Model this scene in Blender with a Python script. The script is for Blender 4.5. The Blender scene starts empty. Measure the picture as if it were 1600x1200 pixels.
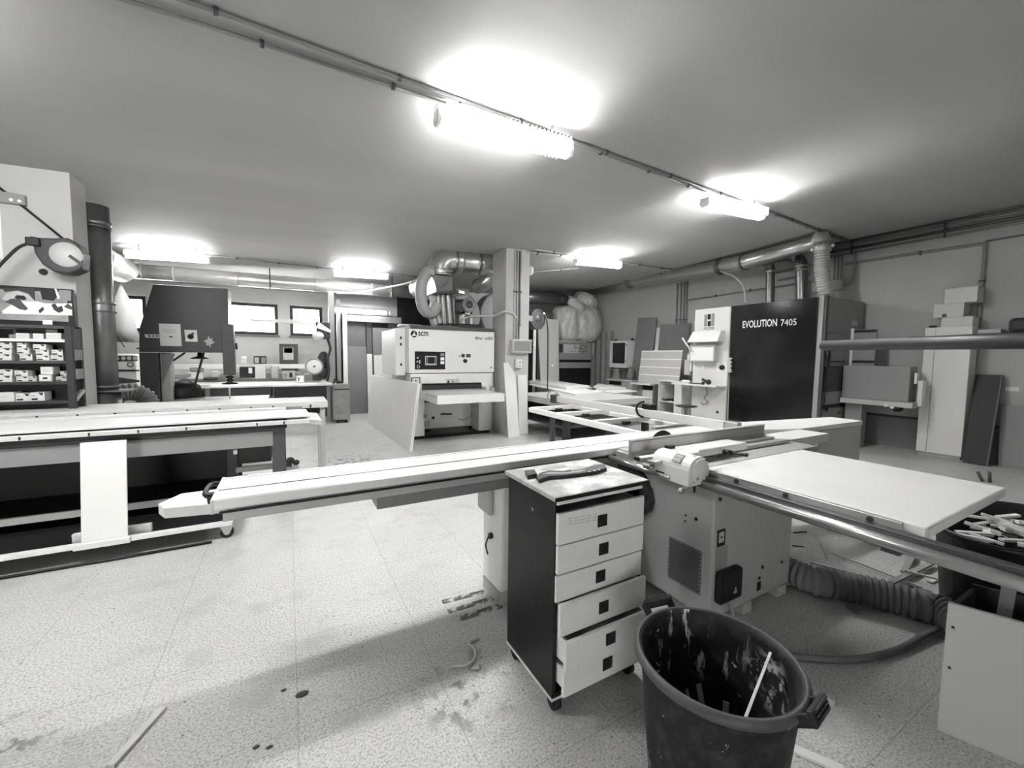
import bpy, bmesh, math, random
from mathutils import Vector as V, Matrix
random.seed(7)
S = bpy.context.scene
COL = S.collection
PI = math.pi

# ------------------------------------------------------------------ camera, sky, exposure
FOC, H = 632.0, 1.6                      # focal length in pixels of a 1600 px wide frame; eye height in metres
def _ray(px, py): return V((px - 800.0, 600.0 - py, -FOC))
_X = _ray(1946, 570).normalized()        # room axes as the camera sees them
_Z = _X.cross(_ray(450, 553)).normalized()
if _Z.y < 0: _Z = -_Z
_Y = _Z.cross(_X)
ROT = Matrix((_X, _Y, _Z))
cam = bpy.data.cameras.new('camera'); cam_o = bpy.data.objects.new('camera', cam); COL.objects.link(cam_o)
cam.sensor_fit = 'HORIZONTAL'; cam.sensor_width = 36.0; cam.lens = 36.0 * FOC / 1600.0
cam.clip_start = 0.05; cam.clip_end = 200
cam_o.matrix_world = Matrix.Translation((0, 0, H)) @ ROT.to_4x4()
S.camera = cam_o

w = bpy.data.worlds.new('daylight'); S.world = w; w.use_nodes = True
bg = w.node_tree.nodes['Background']
bg.inputs[0].default_value = (1.0, 0.99, 0.97, 1); bg.inputs[1].default_value = 7.0
LAMP = 36.0
S.view_settings.view_transform = 'Standard'; S.view_settings.look = 'None'
S.view_settings.exposure = 2.2; S.view_settings.gamma = 1.0; S.view_settings.use_curve_mapping = False

# ------------------------------------------------------------------ measuring helpers (photo direction -> point of the room)
C0 = V((0, 0, H))
def _d(px, py): return ROT @ _ray(px, py)
def G(px, py, z=0.0):
    d = _d(px, py); return C0 + d * ((z - H) / d.z)
def YP(px, py, y):
    d = _d(px, py); return C0 + d * (y / d.y)
def XP(px, py, x):
    d = _d(px, py); return C0 + d * (x / d.x)
def DP(px, py, dist): return C0 + ROT @ (_ray(px, py) * (dist / FOC))
def CZ(x): return 3.58 + 0.04 * x        # the ceiling falls slightly towards the left
def CP(px, py, dz=0.0):
    p = G(px, py, 3.6 + dz)
    for _ in range(20): p = G(px, py, CZ(p.x) + dz)
    return p

# ------------------------------------------------------------------ materials
def lin(c):
    c = c / 255.0
    return c / 12.92 if c < 0.04045 else ((c + 0.055) / 1.055) ** 2.4
def tint(v):
    t = min(max((v - 0.02) / 0.5, 0), 1)
    return (v * (0.98 + 0.02 * t), v * 0.998, v * (1.03 - 0.05 * t), 1)
MATS = {}
def mat(name, v, rough=0.55, metal=0.0, var=0.12, scale=6.0, stretch=None, spec=0.4, bump=0.0, coat=0.0, detail=4.0):
    if name in MATS: return MATS[name]
    m = bpy.data.materials.new(name); m.use_nodes = True
    nt = m.node_tree; b = nt.nodes['Principled BSDF']
    b.inputs['Roughness'].default_value = rough; b.inputs['Metallic'].default_value = metal
    b.inputs['Specular IOR Level'].default_value = spec; b.inputs['Coat Weight'].default_value = coat
    tc = nt.nodes.new('ShaderNodeTexCoord'); mp = nt.nodes.new('ShaderNodeMapping'); no = nt.nodes.new('ShaderNodeTexNoise')
    if stretch: mp.inputs['Scale'].default_value = stretch
    no.inputs['Scale'].default_value = scale; no.inputs['Detail'].default_value = detail
    mx = nt.nodes.new('ShaderNodeMix'); mx.data_type = 'RGBA'
    mx.inputs['A'].default_value = tint(max(v * (1 - var), 0.0)); mx.inputs['B'].default_value = tint(min(v * (1 + var), 0.95))
    L = nt.links.new
    L(tc.outputs['Object'], mp.inputs[0]); L(mp.outputs[0], no.inputs['Vector']); L(no.outputs[0], mx.inputs['Factor'])
    L(mx.outputs['Result'], b.inputs['Base Color'])
    if bump:
        bp = nt.nodes.new('ShaderNodeBump'); bp.inputs['Strength'].default_value = bump; bp.inputs['Distance'].default_value = 0.01
        L(no.outputs[0], bp.inputs['Height']); L(bp.outputs[0], b.inputs['Normal'])
    MATS[name] = m
    return m
def emis(name, strength, col=(1, 0.997, 0.985, 1)):
    m = bpy.data.materials.new(name); m.use_nodes = True; nt = m.node_tree
    b = nt.nodes['Principled BSDF']; b.inputs['Base Color'].default_value = (0.8, 0.8, 0.78, 1)
    b.inputs['Emission Color'].default_value = col; b.inputs['Emission Strength'].default_value = strength
    MATS[name] = m
    return m
def speck(m, lo, hi, v, scale, stretch=(1, 1, 1), kind='noise', mask=None):
    """Adds dried spots/drips/stains of value v over material m where a noise lies above lo..hi."""
    nt = m.node_tree; b = nt.nodes['Principled BSDF']; L = nt.links.new
    src = b.inputs['Base Color'].links[0].from_socket
    tc = nt.nodes.new('ShaderNodeTexCoord'); mp = nt.nodes.new('ShaderNodeMapping'); mp.inputs['Scale'].default_value = stretch
    if kind == 'noise':
        no = nt.nodes.new('ShaderNodeTexNoise'); no.inputs['Detail'].default_value = 5; no.inputs['Roughness'].default_value = 0.6
    else:
        no = nt.nodes.new('ShaderNodeTexVoronoi')
    no.inputs['Scale'].default_value = scale
    L(tc.outputs['Object'], mp.inputs[0]); L(mp.outputs[0], no.inputs['Vector'])
    mr = nt.nodes.new('ShaderNodeMapRange'); mr.inputs['From Min'].default_value = lo; mr.inputs['From Max'].default_value = hi
    L(no.outputs[0], mr.inputs['Value'])
    f = mr.outputs[0]
    if mask:                                                     # mask = (centre, radius, softness), in the object's own space
        vm = nt.nodes.new('ShaderNodeVectorMath'); vm.operation = 'DISTANCE'; vm.inputs[1].default_value = mask[0]
        sc = nt.nodes.new('ShaderNodeVectorMath'); sc.operation = 'MULTIPLY'; sc.inputs[1].default_value = mask[3] if len(mask) > 3 else (1, 1, 1)
        L(tc.outputs['Object'], sc.inputs[0]); L(sc.outputs[0], vm.inputs[0])
        m2 = nt.nodes.new('ShaderNodeMapRange'); m2.inputs['From Min'].default_value = mask[1] + mask[2]; m2.inputs['From Max'].default_value = mask[1]
        L(vm.outputs['Value'], m2.inputs['Value'])
        mu = nt.nodes.new('ShaderNodeMath'); mu.operation = 'MULTIPLY'; L(f, mu.inputs[0]); L(m2.outputs[0], mu.inputs[1]); f = mu.outputs[0]
    mx = nt.nodes.new('ShaderNodeMix'); mx.data_type = 'RGBA'; mx.inputs['B'].default_value = tint(v)
    L(f, mx.inputs['Factor']); L(src, mx.inputs['A']); L(mx.outputs['Result'], b.inputs['Base Color'])
    return m

WHITE = mat('white_enamel', 0.78, 0.4, var=0.04)
CREAM = mat('cream_enamel', 0.72, 0.35, var=0.05)
LAMI = mat('white_laminate', 0.80, 0.35, var=0.05, scale=3)
PAPER = mat('paper', 0.85, 0.8, var=0.03)
PALE = mat('pale_board', 0.74, 0.6, var=0.06, scale=3)
WOOD = mat('pale_timber', 0.66, 0.55, var=0.16, scale=5, stretch=(1, 9, 9))
WOODY = mat('pale_timber_lengthwise', 0.66, 0.55, var=0.16, scale=5, stretch=(9, 1, 9))
LGREY = mat('light_grey_paint', 0.50, 0.4, var=0.06)
MGREY = mat('mid_grey_paint', 0.27, 0.45, var=0.08)
SAWG = mat('saw_grey_enamel', 0.40, 0.35, var=0.05, scale=3)
DGREY = mat('dark_grey_paint', 0.035, 0.45, var=0.15)
SLATE = mat('slate_grey_paint', 0.075, 0.45, var=0.12)
BLACK = mat('black_paint', 0.008, 0.4, var=0.2)
RUBBER = mat('black_rubber', 0.015, 0.7, var=0.2)
ALU = mat('aluminium', 0.52, 0.32, 0.75, var=0.06, stretch=(1, 8, 8))
STEEL = mat('steel', 0.5, 0.28, 0.9, var=0.12)
DSTEEL = mat('dark_steel', 0.12, 0.35, 0.7, var=0.2)
GALV = mat('galvanised_sheet', 0.55, 0.3, 0.85, var=0.18, scale=14)
GALVD = mat('dull_galvanised_sheet', 0.22, 0.35, 0.8, var=0.2, scale=14)
PIPEG = mat('grey_conduit', 0.24, 0.4, 0.2, var=0.1)
VENEER = mat('dark_veneer', 0.13, 0.5, var=0.25, scale=6, stretch=(12, 12, 1))
VENEERM = mat('mid_veneer', 0.20, 0.5, var=0.25, scale=6, stretch=(12, 12, 1))
GLASSB = mat('smoked_panel', 0.012, 0.13, var=0.2, scale=2, spec=0.4)
SCREEN = mat('dark_screen', 0.03, 0.15, var=0.3)
HOSE = mat('grey_hose', 0.16, 0.45, var=0.15)
HOSEW = mat('pale_hose', 0.5, 0.5, var=0.1)
PLASTIC = mat('dirty_black_plastic', 0.014, 0.6, var=0.5, scale=11, bump=0.3, detail=8, spec=0.25)
DARKW = mat('dark_slatted_board', 0.010, 0.5, var=0.8, scale=7, stretch=(1, 1, 14))
DUSTY = mat('dusty_black_board', 0.007, 0.4, var=0.6, scale=5, spec=0.25)
SCRAPW = mat('offcut_timber', 0.62, 0.6, var=0.25, scale=12)
CARDB = mat('white_carton', 0.70, 0.7, var=0.08, scale=20)
BAGM = mat('clear_dust_bag', 0.55, 0.3, var=0.3, scale=5, spec=0.6, bump=1.0, stretch=(1.6, 1.6, .5), detail=7)
BAGM.node_tree.nodes['Principled BSDF'].inputs['Subsurface Weight'].default_value = 0.0

# ------------------------------------------------------------------ mesh helpers
def even(path, step):
    """The same path with points every step metres."""
    path = [V(p) for p in path]; out = [path[0]]; need = step
    for a, b in zip(path, path[1:]):
        L = (b - a).length; s = need
        while s <= L: out.append(a + (b - a) * (s / L)); s += step
        need = s - L
    return out
def ribbed(path, r, dr, pitch, n=20):
    p = even(path, pitch / 6); return MB().tube(p, [r + dr * math.cos(i * PI / 3) for i in range(len(p))], n)
def crumpled(prof, c, seed, amp=.07, ax=(0, 0, 1), n=72, rings=8):
    """A bag: a turned profile whose skin is folded by noise."""
    from mathutils import noise
    q = spline([(a, b, 0) for a, b in prof], rings); q = [(max(p.x, .01), p.y) for p in q]
    def wrp(an, i):
        d = V((math.cos(an), math.sin(an), 0)) * 1.6 + V((seed * 7.1, 0, q[i][1] * 1.2))
        return 1 + amp * (noise.noise(d * 1.3) * 1.2 + .9 * (1 - 2 * abs(noise.noise(d * 3.1))) * .5 + .35 * noise.noise(d * 8))
    return MB().lathe(q, c, n, ax, wrp, True)
class MB:
    def __init__(s): s.v = []; s.f = []; s.s = []
    def add(s, vs, fs, smooth=False):
        o = len(s.v); s.v += [V(p) for p in vs]
        for f in fs: s.f.append([i + o for i in f]); s.s.append(smooth)
        return s
    def hexa(s, p):
        return s.add(p, [(0, 3, 2, 1), (4, 5, 6, 7), (0, 1, 5, 4), (1, 2, 6, 5), (2, 3, 7, 6), (3, 0, 4, 7)])
    def box(s, x0, x1, y0, y1, z0, z1):
        return s.hexa([(x0, y0, z0), (x1, y0, z0), (x1, y1, z0), (x0, y1, z0), (x0, y0, z1), (x1, y0, z1), (x1, y1, z1), (x0, y1, z1)])
    def obox(s, c, u, v, n):                                     # centre and three half-size vectors
        c, u, v, n = V(c), V(u), V(v), V(n)
        return s.hexa([c - u - v - n, c + u - v - n, c + u + v - n, c - u + v - n, c - u - v + n, c + u - v + n, c + u + v + n, c - u + v + n])
    def slab(s, a, b, c, d, t):                                  # four corners and a thickness vector
        a, b, c, d, t = V(a), V(b), V(c), V(d), V(t)
        return s.hexa([a, b, c, d, a + t, b + t, c + t, d + t])
    def bar(s, p, q, wd, ht, up=(0, 0, 1)):
        p, q = V(p), V(q); t = (q - p).normalized(); sd = t.cross(V(up)).normalized(); u = sd.cross(t)
        return s.obox((p + q) / 2, (q - p) / 2, sd * wd / 2, u * ht / 2)
    def prism(s, pts, vec):
        n = len(pts); vec = V(vec); a = [V(p) for p in pts]
        return s.add(a + [p + vec for p in a], [tuple(range(n))[::-1], tuple(range(n, 2 * n))] + [(i, (i + 1) % n, n + (i + 1) % n, n + i) for i in range(n)])
    def cyl(s, p, q, r, r2=None, n=18):
        return s.tube([p, q], [r, r if r2 is None else r2], n)
    def tube(s, path, r, n=10, smooth=True):
        path = [V(p) for p in path]; m = len(path)
        rs = r if isinstance(r, (list, tuple)) else [r] * m
        t0 = (path[1] - path[0]).normalized(); a = V((0, 0, 1)) if abs(t0.z) < 0.9 else V((1, 0, 0))
        u = t0.cross(a).normalized(); vs = []
        for i, p in enumerate(path):
            t = (path[min(i + 1, m - 1)] - path[max(i - 1, 0)]).normalized()
            u = (u - t * u.dot(t)).normalized(); b = t.cross(u)
            for k in range(n):
                an = 2 * PI * k / n; vs.append(p + (u * math.cos(an) + b * math.sin(an)) * rs[i])
        fs = [(i * n + k, i * n + (k + 1) % n, (i + 1) * n + (k + 1) % n, (i + 1) * n + k) for i in range(m - 1) for k in range(n)]
        s.add(vs, fs, smooth)
        o = len(s.v) - m * n
        s.f.append([o + k for k in range(n)][::-1]); s.s.append(False)
        s.f.append([o + (m - 1) * n + k for k in range(n)]); s.s.append(False)
        return s
    def lathe(s, prof, c, n=28, ax=(0, 0, 1), warp=None, cap=None):        # profile of (radius, height) along the axis
        c = V(c); ax = V(ax).normalized(); a = V((1, 0, 0)) if abs(ax.x) < 0.9 else V((0, 1, 0))
        u = ax.cross(a).normalized(); b = ax.cross(u); vs = []
        for i, (r, h) in enumerate(prof):
            for k in range(n):
                an = 2 * PI * k / n; rr = max(r, 1e-4)
                if warp: rr *= warp(an, i)
                vs.append(c + ax * h + (u * math.cos(an) + b * math.sin(an)) * rr)
        m = len(prof)
        fs = [(i * n + k, i * n + (k + 1) % n, (i + 1) * n + (k + 1) % n, (i + 1) * n + k) for i in range(m - 1) for k in range(n)]
        ring = cap is None and prof[0][0] > .002 and prof[-1][0] > .002      # both ends off the axis: a closed ring
        if ring: fs += [((m - 1) * n + k, (m - 1) * n + (k + 1) % n, (k + 1) % n, k) for k in range(n)]
        s.add(vs, fs, True); o = len(s.v) - m * n
        if not ring:
            s.f.append([o + k for k in range(n)][::-1]); s.s.append(False)
            s.f.append([o + (m - 1) * n + k for k in range(n)]); s.s.append(False)
        return s
    def ball(s, c, r, n=14, sq=(1, 1, 1)):
        prof = [(r * math.sin(PI * i / 8), -r * math.cos(PI * i / 8)) for i in range(9)]
        o = len(s.v); s.lathe(prof, (0, 0, 0), n, cap=True)
        for i in range(o, len(s.v)): p = s.v[i]; s.v[i] = V((p.x * sq[0], p.y * sq[1], p.z * sq[2])) + V(c)
        return s

def spline(pts, n=8):
    pts = [V(p) for p in pts]; P = [pts[0] * 2 - pts[1]] + pts + [pts[-1] * 2 - pts[-2]]; out = []
    for i in range(1, len(P) - 2):
        for k in range(n):
            t = k / n; a, b, c, d = P[i - 1:i + 3]
            out.append(0.5 * ((2 * b) + (c - a) * t + (2 * a - 5 * b + 4 * c - d) * t * t + (3 * b - a - 3 * c + d) * t ** 3))
    return out + [pts[-1]]

MW = {}
def link(name, mb, m, root=None, bevel=0.0, loc=None):
    """Links the built shape as ONE mesh object; coordinates are the room's, the object's origin sits at its base."""
    me = bpy.data.meshes.new(name)
    if root is not None: inv = MW[root.name].inverted()
    else:
        if loc is None:
            xs = [p.x for p in mb.v]; ys = [p.y for p in mb.v]
            loc = V(((min(xs) + max(xs)) / 2, (min(ys) + max(ys)) / 2, min(p.z for p in mb.v)))
        inv = Matrix.Translation(loc).inverted()
    me.from_pydata([inv @ p for p in mb.v], [], mb.f)
    me.polygons.foreach_set('use_smooth', mb.s)
    b = bmesh.new(); b.from_mesh(me); bmesh.ops.recalc_face_normals(b, faces=b.faces); b.to_mesh(me); b.free()
    me.materials.append(m)
    o = bpy.data.objects.new(name, me); COL.objects.link(o)
    if root is not None: o.parent = root; MW[o.name] = MW[root.name]
    else: o.location = loc; MW[o.name] = Matrix.Translation(loc)
    if bevel:
        md = o.modifiers.new('bevel', 'BEVEL'); md.width = bevel; md.segments = 2; md.limit_method = 'ANGLE'; md.angle_limit = 0.7
    return o
def tag(o, label, cat, group=None):
    o['label'] = label; o['category'] = cat
    if group: o['group'] = group
    return o
def thing(name, label, cat, loc, group=None):
    o = bpy.data.objects.new(name, None); COL.objects.link(o); o.location = V(loc); o.empty_display_size = 0.1
    MW[o.name] = Matrix.Translation(V(loc)); return tag(o, label, cat, group)
def one(name, label, cat, mb, m, group=None, bevel=0.0): return tag(link(name, mb, m, None, bevel), label, cat, group)
def struct(name, mb, m, root=None, bevel=0.0, loc=None):
    o = link(name, mb, m, root, bevel, loc)
    if root is None: o['kind'] = 'structure'
    return o
def plab(o, t): o['label'] = t; return o
def letters(name, body, root, m, o, u, v, width=None, height=0.05, depth=0.002, bold=0.0):
    """Raised lettering whose lower left corner is o, reading along u with v up."""
    cu = bpy.data.curves.new(name, 'FONT'); cu.body = body; cu.size = 1.0; cu.offset = bold; cu.resolution_u = 3
    tmp = bpy.data.objects.new(name, cu); COL.objects.link(tmp)
    dg = bpy.context.evaluated_depsgraph_get(); dg.update()
    me = bpy.data.meshes.new_from_object(tmp.evaluated_get(dg))
    COL.objects.unlink(tmp); bpy.data.objects.remove(tmp); bpy.data.curves.remove(cu)
    xs = [p.co.x for p in me.vertices]; ys = [p.co.y for p in me.vertices]
    w0 = max(xs) - min(xs); h0 = max(ys) - min(ys)
    sx = (width / w0) if width else height / h0; sy = height / h0
    u, v = V(u).normalized(), V(v).normalized(); n = u.cross(v)
    mb = MB(); mb.add([V(o) + u * ((p.co.x - min(xs)) * sx) + v * ((p.co.y - min(ys)) * sy) + n * depth for p in me.vertices], [tuple(p.vertices) for p in me.polygons])
    bpy.data.meshes.remove(me)
    return link(name, mb, m, root)
def vx(a): return V((a, 0, 0))
def vy(a): return V((0, a, 0))
def vz(a): return V((0, 0, a))
UX, UY, UZ = V((1, 0, 0)), V((0, 1, 0)), V((0, 0, 1))

# ------------------------------------------------------------------ the room
XR, YB, XL, YF = 9.85, 13.2, -6.0, -4.5
FLOOR = mat('terrazzo_floor', 0.60, 0.45, var=0.12, scale=2.2, spec=0.35)
speck(FLOOR, 0.44, 0.66, 0.30, 95)
speck(FLOOR, 0.13, 0.06, 0.22, 30, (1, 1.25, 1), 'voronoi')
speck(FLOOR, 0.075, 0.04, 0.16, 10, (1.2, 1, 1), 'voronoi')
speck(FLOOR, 0.54, 0.74, 0.40, 3.2)
speck(FLOOR, 0.56, 0.60, 0.05, 11, mask=((-1.35, 3.62, 0), 0.12, 0.5, (1, 1.6, 1)))
speck(FLOOR, 0.50, 0.60, 0.10, 13, mask=((0.75, 6.35, 0), 0.25, 0.4))
speck(FLOOR, 0.52, 0.62, 0.2, 9, mask=((0.72, 1.72, 0), 0.1, 0.25))
speck(FLOOR, 0.50, 0.66, 0.45, 5, mask=((0.3, 4.3, 0), 0.3, 0.6))
def seams(m):
    nt = m.node_tree; b = nt.nodes['Principled BSDF']; L = nt.links.new
    src = b.inputs['Base Color'].links[0].from_socket
    tc = nt.nodes.new('ShaderNodeTexCoord'); br = nt.nodes.new('ShaderNodeTexBrick')
    br.offset = 0.0; br.inputs['Scale'].default_value = 1.0; br.inputs['Mortar Size'].default_value = 0.0026; br.inputs['Mortar Smooth'].default_value = 0.4
    br.inputs['Brick Width'].default_value = 0.62; br.inputs['Row Height'].default_value = 0.62
    mx = nt.nodes.new('ShaderNodeMix'); mx.data_type = 'RGBA'; mx.inputs['B'].default_value = tint(0.14)
    mu = nt.nodes.new('ShaderNodeMath'); mu.operation = 'MULTIPLY'; mu.inputs[1].default_value = 0.4
    L(tc.outputs['Object'], br.inputs['Vector']); L(br.outputs['Fac'], mu.inputs[0]); L(mu.outputs[0], mx.inputs['Factor'])
    L(src, mx.inputs['A']); L(mx.outputs['Result'], b.inputs['Base Color'])
seams(FLOOR)
CEIL = mat('ceiling_plaster', 0.42, 0.7, var=0.16, scale=0.8, stretch=(0.3, 1.5, 1), spec=0.2)
WALL = mat('wall_plaster', 0.50, 0.8, var=0.09, scale=1.6, spec=0.2)
WALLB = mat('wall_whitewash', 0.72, 0.8, var=0.05, scale=2, spec=0.2)
DADO = mat('dado_grey', 0.22, 0.7, var=0.1)
struct('floor', MB().box(XL, XR, YF, YB, -0.1, 0), FLOOR, loc=V((0, 0, 0)))
struct('ceiling', MB().hexa([(XL, YF, CZ(XL)), (XR, YF, CZ(XR)), (XR, YB, CZ(XR)), (XL, YB, CZ(XL)), (XL, YF, 4.3), (XR, YF, 4.3), (XR, YB, 4.3), (XL, YB, 4.3)]), CEIL, loc=V((0, 0, 0)))
struct('wall_right', MB().box(XR, XR + 0.2, YF, YB + 0.2, 0, 4.3), WALL)
struct('wall_left', MB().box(XL - 0.2, XL, YF, YB + 0.2, 0, 4.3), DADO)
wf = (-3.7, -1.5, 0.9, 2.2)                                    # wide unseen window added behind the camera to light everything that faces this way
struct('wall_front', MB().box(XL - 0.2, wf[0], YF - 0.2, YF, 0, 4.3).box(wf[1], XR + 0.2, YF - 0.2, YF, 0, 4.3).box(wf[0], wf[1], YF - 0.2, YF, 0, wf[2]).box(wf[0], wf[1], YF - 0.2, YF, wf[3], 4.3), DADO)
WZ0, WZ1 = 2.12, 2.98
WIN = [(YP(168, 480, YB).x, YP(228, 480, YB).x), (YP(352, 480, YB).x, YP(434, 490, YB).x), (YP(453, 490, YB).x, YP(504, 490, YB).x)]
wb = MB(); wb.box(XL, XR, YB, YB + 0.25, 0, WZ0).box(XL, XR, YB, YB + 0.25, WZ1, 4.3)
xs = [XL] + [q for a in WIN for q in a] + [XR]
for i in range(0, len(xs), 2): wb.box(xs[i], xs[i + 1], YB, YB + 0.25, WZ0, WZ1)
struct('wall_back', wb, WALLB)
PANE = bpy.data.materials.new('window_glass'); PANE.use_nodes = True
_n = PANE.node_tree; _o = _n.nodes['Material Output']; _t = _n.nodes.new('ShaderNodeBsdfTransparent'); _g = _n.nodes.new('ShaderNodeBsdfGlossy'); _g.inputs['Roughness'].default_value = 0.05
_m = _n.nodes.new('ShaderNodeMixShader'); _m.inputs[0].default_value = 0.06; _n.links.new(_t.outputs[0], _m.inputs[1]); _n.links.new(_g.outputs[0], _m.inputs[2]); _n.links.new(_m.outputs[0], _o.inputs['Surface'])
for i, (a, b) in enumerate(WIN):
    fr = MB(); y0, y1 = YB + 0.06, YB + 0.16; t = 0.085
    fr.box(a, b, y0, y1, WZ1 - t, WZ1).box(a, b, y0, y1, WZ0, WZ0 + t).box(a, a + t, y0, y1, WZ0 + t, WZ1 - t).box(b - t, b, y0, y1, WZ0 + t, WZ1 - t)
    wo = struct('window_%d' % (i + 1), fr, DGREY)
    struct('window_glass', MB().box(a + t, b - t, y0 + 0.04, y0 + 0.046, WZ0 + t, WZ1 - t), PANE, wo)
    struct('window_sill', MB().box(a - 0.04, b + 0.04, YB - 0.05, YB + 0.05, WZ0 - 0.05, WZ0), MGREY, wo)
fr = MB(); y0, y1 = YF - .15, YF - .05
for k in range(4): x = wf[0] + (wf[1] - wf[0] - .06) * k / 3; fr.box(x, x + .06, y0, y1, wf[2], wf[3])
fr.box(wf[0] + .06, wf[1] - .06, y0, y1, wf[2], wf[2] + .06).box(wf[0] + .06, wf[1] - .06, y0, y1, wf[3] - .06, wf[3])
wo = struct('window_4', fr, DGREY)
struct('window_glass', MB().box(wf[0] + .06, wf[1] - .06, YF - .1, YF - .095, wf[2] + .06, wf[3] - .06), PANE, wo)
# pier at the left and square column in the middle
pc = CP(108, 270)
PX, PY = pc.x, pc.y
struct('wall_pier', MB().box(XL, PX, PY, PY + 0.38, 0, 3.52), WALL)
cb = G(788, 680)
KX0, KY0, KX1 = cb.x, cb.y, YP(826, 550, cb.y).x
struct('column', MB().box(KX0, KX1, KY0, KY0 + 0.6, 0, 3.78), WALL, bevel=0.015)
struct('trim_1', MB().box(XR - 0.012, XR, YF, 8.0, 0, 0.55), DADO)
struct('trim_2', MB().box(XR - 0.02, XR, YF, 8.0, 0.55, 0.59), SLATE)

# worn dark strips let into the floor beside the saw
FST = mat('worn_dark_strip', 0.10, 0.7, var=0.6, scale=14); speck(FST, 0.5, 0.6, 0.5, 16)
for (a, b, c, d), t in zip([((690, 938), (783, 915), (784, 921), (692, 944)), ((698, 953), (783, 928), (785, 934), (702, 959)), ((713, 964), (783, 942), (786, 950), (716, 972))],
                           ['worn dark strip in the floor, farthest from the drawer cart', 'worn dark strip in the floor, middle of the three by the saw', 'patchy dark strip in the floor, nearest the drawer cart']):
    one('floor_strip', t, 'floor strip', MB().slab(G(*a), G(*b), G(*c), G(*d), (0, 0, 0.002)), FST, 'worn strips in the floor by the saw')

# ------------------------------------------------------------------ ceiling lamps
DIFF = emis('lit_diffuser', LAMP)
DIFF2 = emis('lit_diffuser_far', LAMP * .6)
def lamp(x0, x1, y, label, drop=0.0):
    zc = CZ((x0 + x1) / 2) - drop; x = (x0 + x1) / 2
    t = thing('fluorescent_lamp', label, 'ceiling light', (x, y, zc - 0.16), 'fluorescent tubes on the ceiling')
    sl = 0.04
    def zz(xx): return CZ(xx) - drop
    h = MB(); h.hexa([(x0, y - .05, zz(x0) - .055), (x1, y - .05, zz(x1) - .055), (x1, y + .05, zz(x1) - .055), (x0, y + .05, zz(x0) - .055), (x0, y - .05, zz(x0) - .04), (x1, y - .05, zz(x1) - .04), (x1, y + .05, zz(x1) - .04), (x0, y + .05, zz(x0) - .04)])
    link('housing', h, LGREY, t)
    a, b = x0 + .03, x1 - .03
    prof = [(-.05, -.064), (-.062, -.13), (-.034, -.175), (.034, -.175), (.062, -.13), (.05, -.064)]
    link('diffuser', MB().prism([(a, y + p, zz(a) + q) for p, q in prof], (b - a, 0, sl * (b - a))), DIFF if y < 8 else DIFF2, t)
    n = int((b - a) / .04)
    for sg in (-1, 1):  # side fins added to shape the glow on the ceiling
        lv = MB()
        for k in range(1, n):
            xx = a + (b - a) * k / n; z = zz(xx); lv.box(xx - .001, xx + .001, min(y + sg * .058, y + sg * .125), max(y + sg * .058, y + sg * .125), z - .15, z - .05)
        link('added_louvre', lv, LGREY, t)
    for e0, e1 in ((x0, a), (b, x1)):
        link('end_cap', MB().prism([(e0, y + p * 1.1, zz(e0) + q * 1.03) for p, q in prof], (e1 - e0, 0, sl * (e1 - e0))), LAMI, t)
    for xx in (x0 + .2, x1 - .2): link('hanger', MB().cyl((xx, y, zz(xx) - .045), (xx, y, CZ(xx)), .012, n=8), LGREY, t)
    return t
for px, py, L_, lab in ((795, 212, 1.28, 'long fluorescent light nearest the camera, upper middle of the ceiling'), (1148, 327, 1.28, 'second fluorescent light of the same row, toward the right wall'),
                        (None, None, 1.28, 'fluorescent light at the upper left corner of the ceiling'), (935, 412, 1.28, 'fluorescent light on the ceiling to the right of the square column'),
                        (264, 402, 1.22, 'fluorescent light on the ceiling above the band saw, far left'), (565, 430, 1.22, 'fluorescent light on the ceiling behind, above the dark leaning veneer boards')):
    p = CP(px, py, -.18) if px else V((-2.1, 2.95, 0)); lamp(p.x - L_ / 2, p.x + L_ / 2, p.y, lab, .06)

# ------------------------------------------------------------------ conduits on the ceiling and walls
def conduit(path, r, label, m=PIPEG, clips=None, group='electrical conduits', name='conduit'):
    p0 = V(path[0]); t = thing(name, label, 'conduit', p0, group)
    link('pipe', MB().tube(path, r, 10), m, t)
    for c, d in (clips or []):
        d = V(d).normalized()
        link('clip', MB().cyl(V(c) - d * 0.012, V(c) + d * 0.012, r * 1.75, n=10), DSTEEL, t)
    return t
def ceil_run(a, b, n, r, dz, label, m=PIPEG):
    a, b = V(a), V(b); d = b - a
    a.z, b.z = CZ(a.x) - dz, CZ(b.x) - dz
    return conduit([a, b], r, label, m, [(a + (b - a) * ((i + .5) / n), b - a) for i in range(n)])
u0, u1 = CP(285, 0, -.02), CP(1322, 375, -.02)
ceil_run(u0 + (u0 - u1) * .25, V((XR - .05, u1.y, 0)), 12, .014, .02, 'long grey conduit on the ceiling passing along the near side of the lamp row')
ceil_run((-1.34, 3.05, 0), (1.14, 3.2, 0), 3, .014, .03, 'grey conduit on the ceiling feeding the nearest long light from the left')
ceil_run((2.42, 3.24, 0), (4.75, 3.5, 0), 3, .014, .03, 'grey conduit on the ceiling between the two lights of the near row')
ceil_run((6.03, 3.57, 0), (XR - .3, 3.95, 0), 3, .014, .03, 'grey conduit on the ceiling from the right hand light to the wall')
ceil_run((KX1 + .02, KY0 - .2, 0), (8.9, 7.45, 0), 5, .02, .02, 'pale conduit on the ceiling running from the column past the middle light', LGREY)
ceil_run((KX1 - .1, KY0 + .02, 0), (5.35, 7.12, 0), 2, .022, .035, 'pale conduit on the ceiling from the column to the middle light', LGREY)
ceil_run((-1.25, 9.9, 0), (1.0, 10.5, 0), 3, .014, .03, 'thin conduit between the two far lights on the left ceiling')
ceil_run((2.2, 10.6, 0), (3.9, 10.9, 0), 2, .014, .03, 'thin conduit from the far light to behind the sander duct')
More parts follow.
